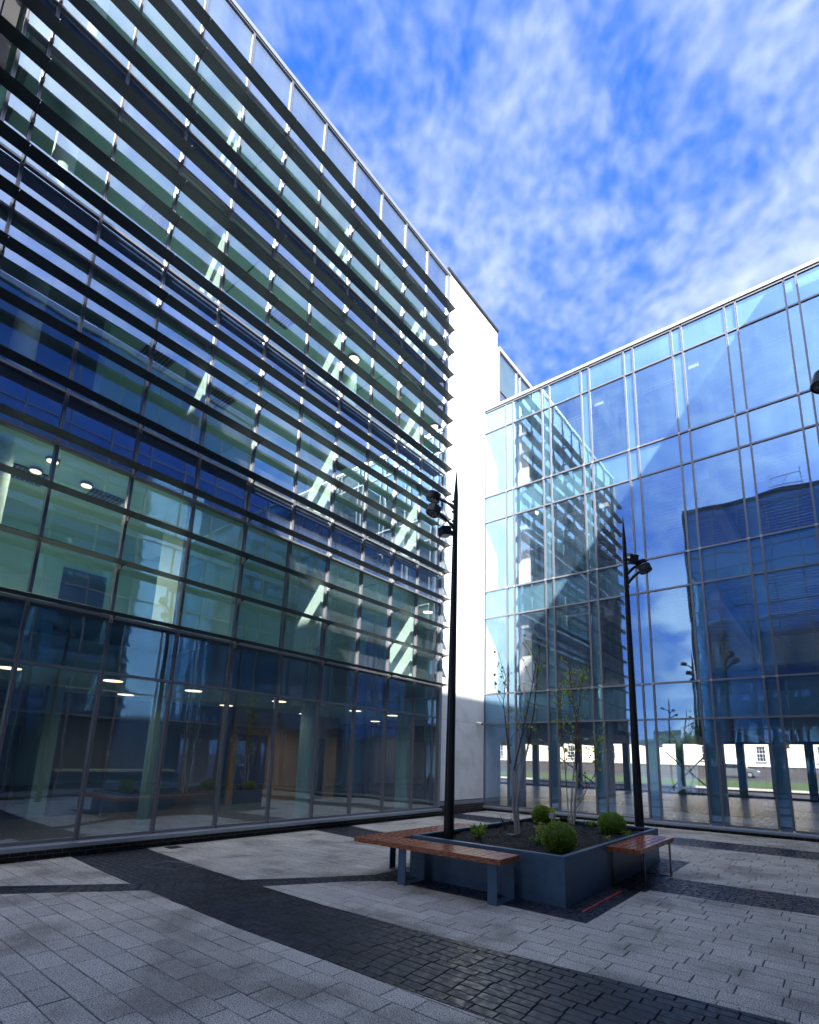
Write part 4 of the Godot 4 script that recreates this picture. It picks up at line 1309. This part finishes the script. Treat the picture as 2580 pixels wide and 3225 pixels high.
	for k in 46:
		var a := rng.randf() * TAU
		var y0 := rng.randf_range(1.2, 3.2)
		var d := Vector3(cos(a), rng.randf_range(0.5, 1.5), sin(a)).normalized()
		var l := rng.randf_range(1.4, 3.6)
		var p := Vector3(0, y0, 0)
		var m := p + d * l * 0.5 + rand_dir() * 0.2
		var e := p + d * l + Vector3(0, 0.4, 0)
		add_tube(tr, [p, m, e], [0.05, 0.03, 0.008], 5)
		for b in 7:
			var s := p.lerp(e, rng.randf_range(0.35, 1.0))
			var ee := s + (d + rand_dir()).normalized() * rng.randf_range(0.4, 1.0)
			add_tube(tr, [s, ee], [0.012, 0.004], 4)
			for q in 9:
				leaf(lf, s.lerp(ee, rng.randf()) + rand_dir() * 0.12, rand_dir(), rand_dir(), rng.randf_range(0.08, 0.16), rng.randf_range(0.05, 0.10))
	part("trunk", tr.commit(), mats["tree_bark"], t)
	var cr := part("crown", lf.commit(), mats["tree_leaf"], t)
	cr.set_meta("kind", "stuff")
	var ridge := noise(91, 0.006, 3)
	var hs := start()
	var prev := []
	for i in 61:
		var x := -420.0 + 14.0 * i
		var col := []
		for j in 7:
			var f := float(j) / 6.0
			var z := 150.0 + 240.0 * f
			col.append(Vector3(x, -0.2 + (24.0 + 9.0 * ridge.get_noise_2d(x, z)) * smoothstep(0.0, 1.0, f) * (1.0 - 0.2 * f), z))
		if prev.size() > 0:
			for j in 6:
				quad(hs, prev[j], prev[j + 1], col[j + 1], col[j])
		prev = col
	structure("hill", hs.commit(), mats["hillside"])
	var kinds := ["house_white", "house_white", "cream_render"]
	for k in 14:
		var x := -150.0 + 13.0 * k + rng.randf_range(-4, 4)
		var z := rng.randf_range(250.0, 330.0)
		var f := (z - 150.0) / 240.0
		var y := -0.2 + (24.0 + 9.0 * ridge.get_noise_2d(x, z)) * smoothstep(0.0, 1.0, f) * (1.0 - 0.2 * f)
		var ho := thing("hill_house", "small %s house on the distant hill, %s from the gap's left edge" % [["white", "white", "cream"][k % 3], ["first", "second", "third", "fourth", "fifth", "sixth", "seventh", "eighth", "ninth", "tenth", "eleventh", "twelfth", "thirteenth", "last"][k]], "house", Vector3(x, y - 1.0, z), rng.randf_range(-0.4, 0.4), "houses on the far hill")
		part("wall", box(9, 5.5, 7), mats[kinds[k % 3]], ho, Vector3(0, 2.75, 0))
		part("roof", prism(PackedVector2Array([Vector2(-4.0, 0), Vector2(4.0, 0), Vector2(0, 3.0)]), -4.7, 4.7, Transform3D(Basis(Vector3(0, 0, 1), Vector3(0, 1, 0), Vector3(-1, 0, 0)), Vector3(0, 5.5, 0))), mats["slate"], ho)

# ---------------------------------------------------------------- the scene
func _ready() -> void:
	rng.seed = 20240
	# camera: 14 mm lens, photograph cropped below its middle
	var cam := Camera3D.new()
	cam.name = "camera"
	cam.position = EYE
	cam.basis = Basis(Vector3.UP, deg_to_rad(38.589)) * Basis(Vector3.RIGHT, deg_to_rad(11.819)) * Basis(Vector3.BACK, deg_to_rad(1.618))
	var near := 0.1
	cam.set_frustum(3225.0 / 1637.86 * near, Vector2((1290.0 - 1334.45) / 1637.86, (2049.38 - 1612.5) / 1637.86) * near, near, 2000.0)
	add_child(cam)
	cam.current = true
	# sky
	var env := Environment.new()
	env.background_mode = Environment.BG_SKY
	var sky := Sky.new()
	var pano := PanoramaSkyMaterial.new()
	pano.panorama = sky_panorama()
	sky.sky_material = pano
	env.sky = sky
	env.background_energy_multiplier = 0.66
	env.tonemap_mode = Environment.TONE_MAPPER_LINEAR
	env.tonemap_exposure = 4.3
	env.sdfgi_enabled = true
	env.ssao_enabled = true
	env.ssil_enabled = true
	var we := WorldEnvironment.new()
	we.name = "world_environment"
	we.environment = env
	add_child(we)
	# sun: high over the opposite wing, behind the camera's right shoulder
	var sun := DirectionalLight3D.new()
	sun.name = "sun"
	sun.light_color = lin(1.0, 0.95, 0.87)
	sun.light_energy = 1.30
	sun.light_angular_distance = 0.5
	sun.shadow_enabled = true
	add_child(sun)
	sun.look_at_from_position(Vector3(0.833, 1.0, 0.91), Vector3.ZERO, Vector3.UP)
	make_materials()
	outside()
	rng.seed = 7
	office_wing()
	white_block()
	glass_hall()
	other_wings()
	rng.seed = 19
	paving(cam)
	small_ground_things()
	planter()
	benches()
	lamps()
	planting()
	office_lights()
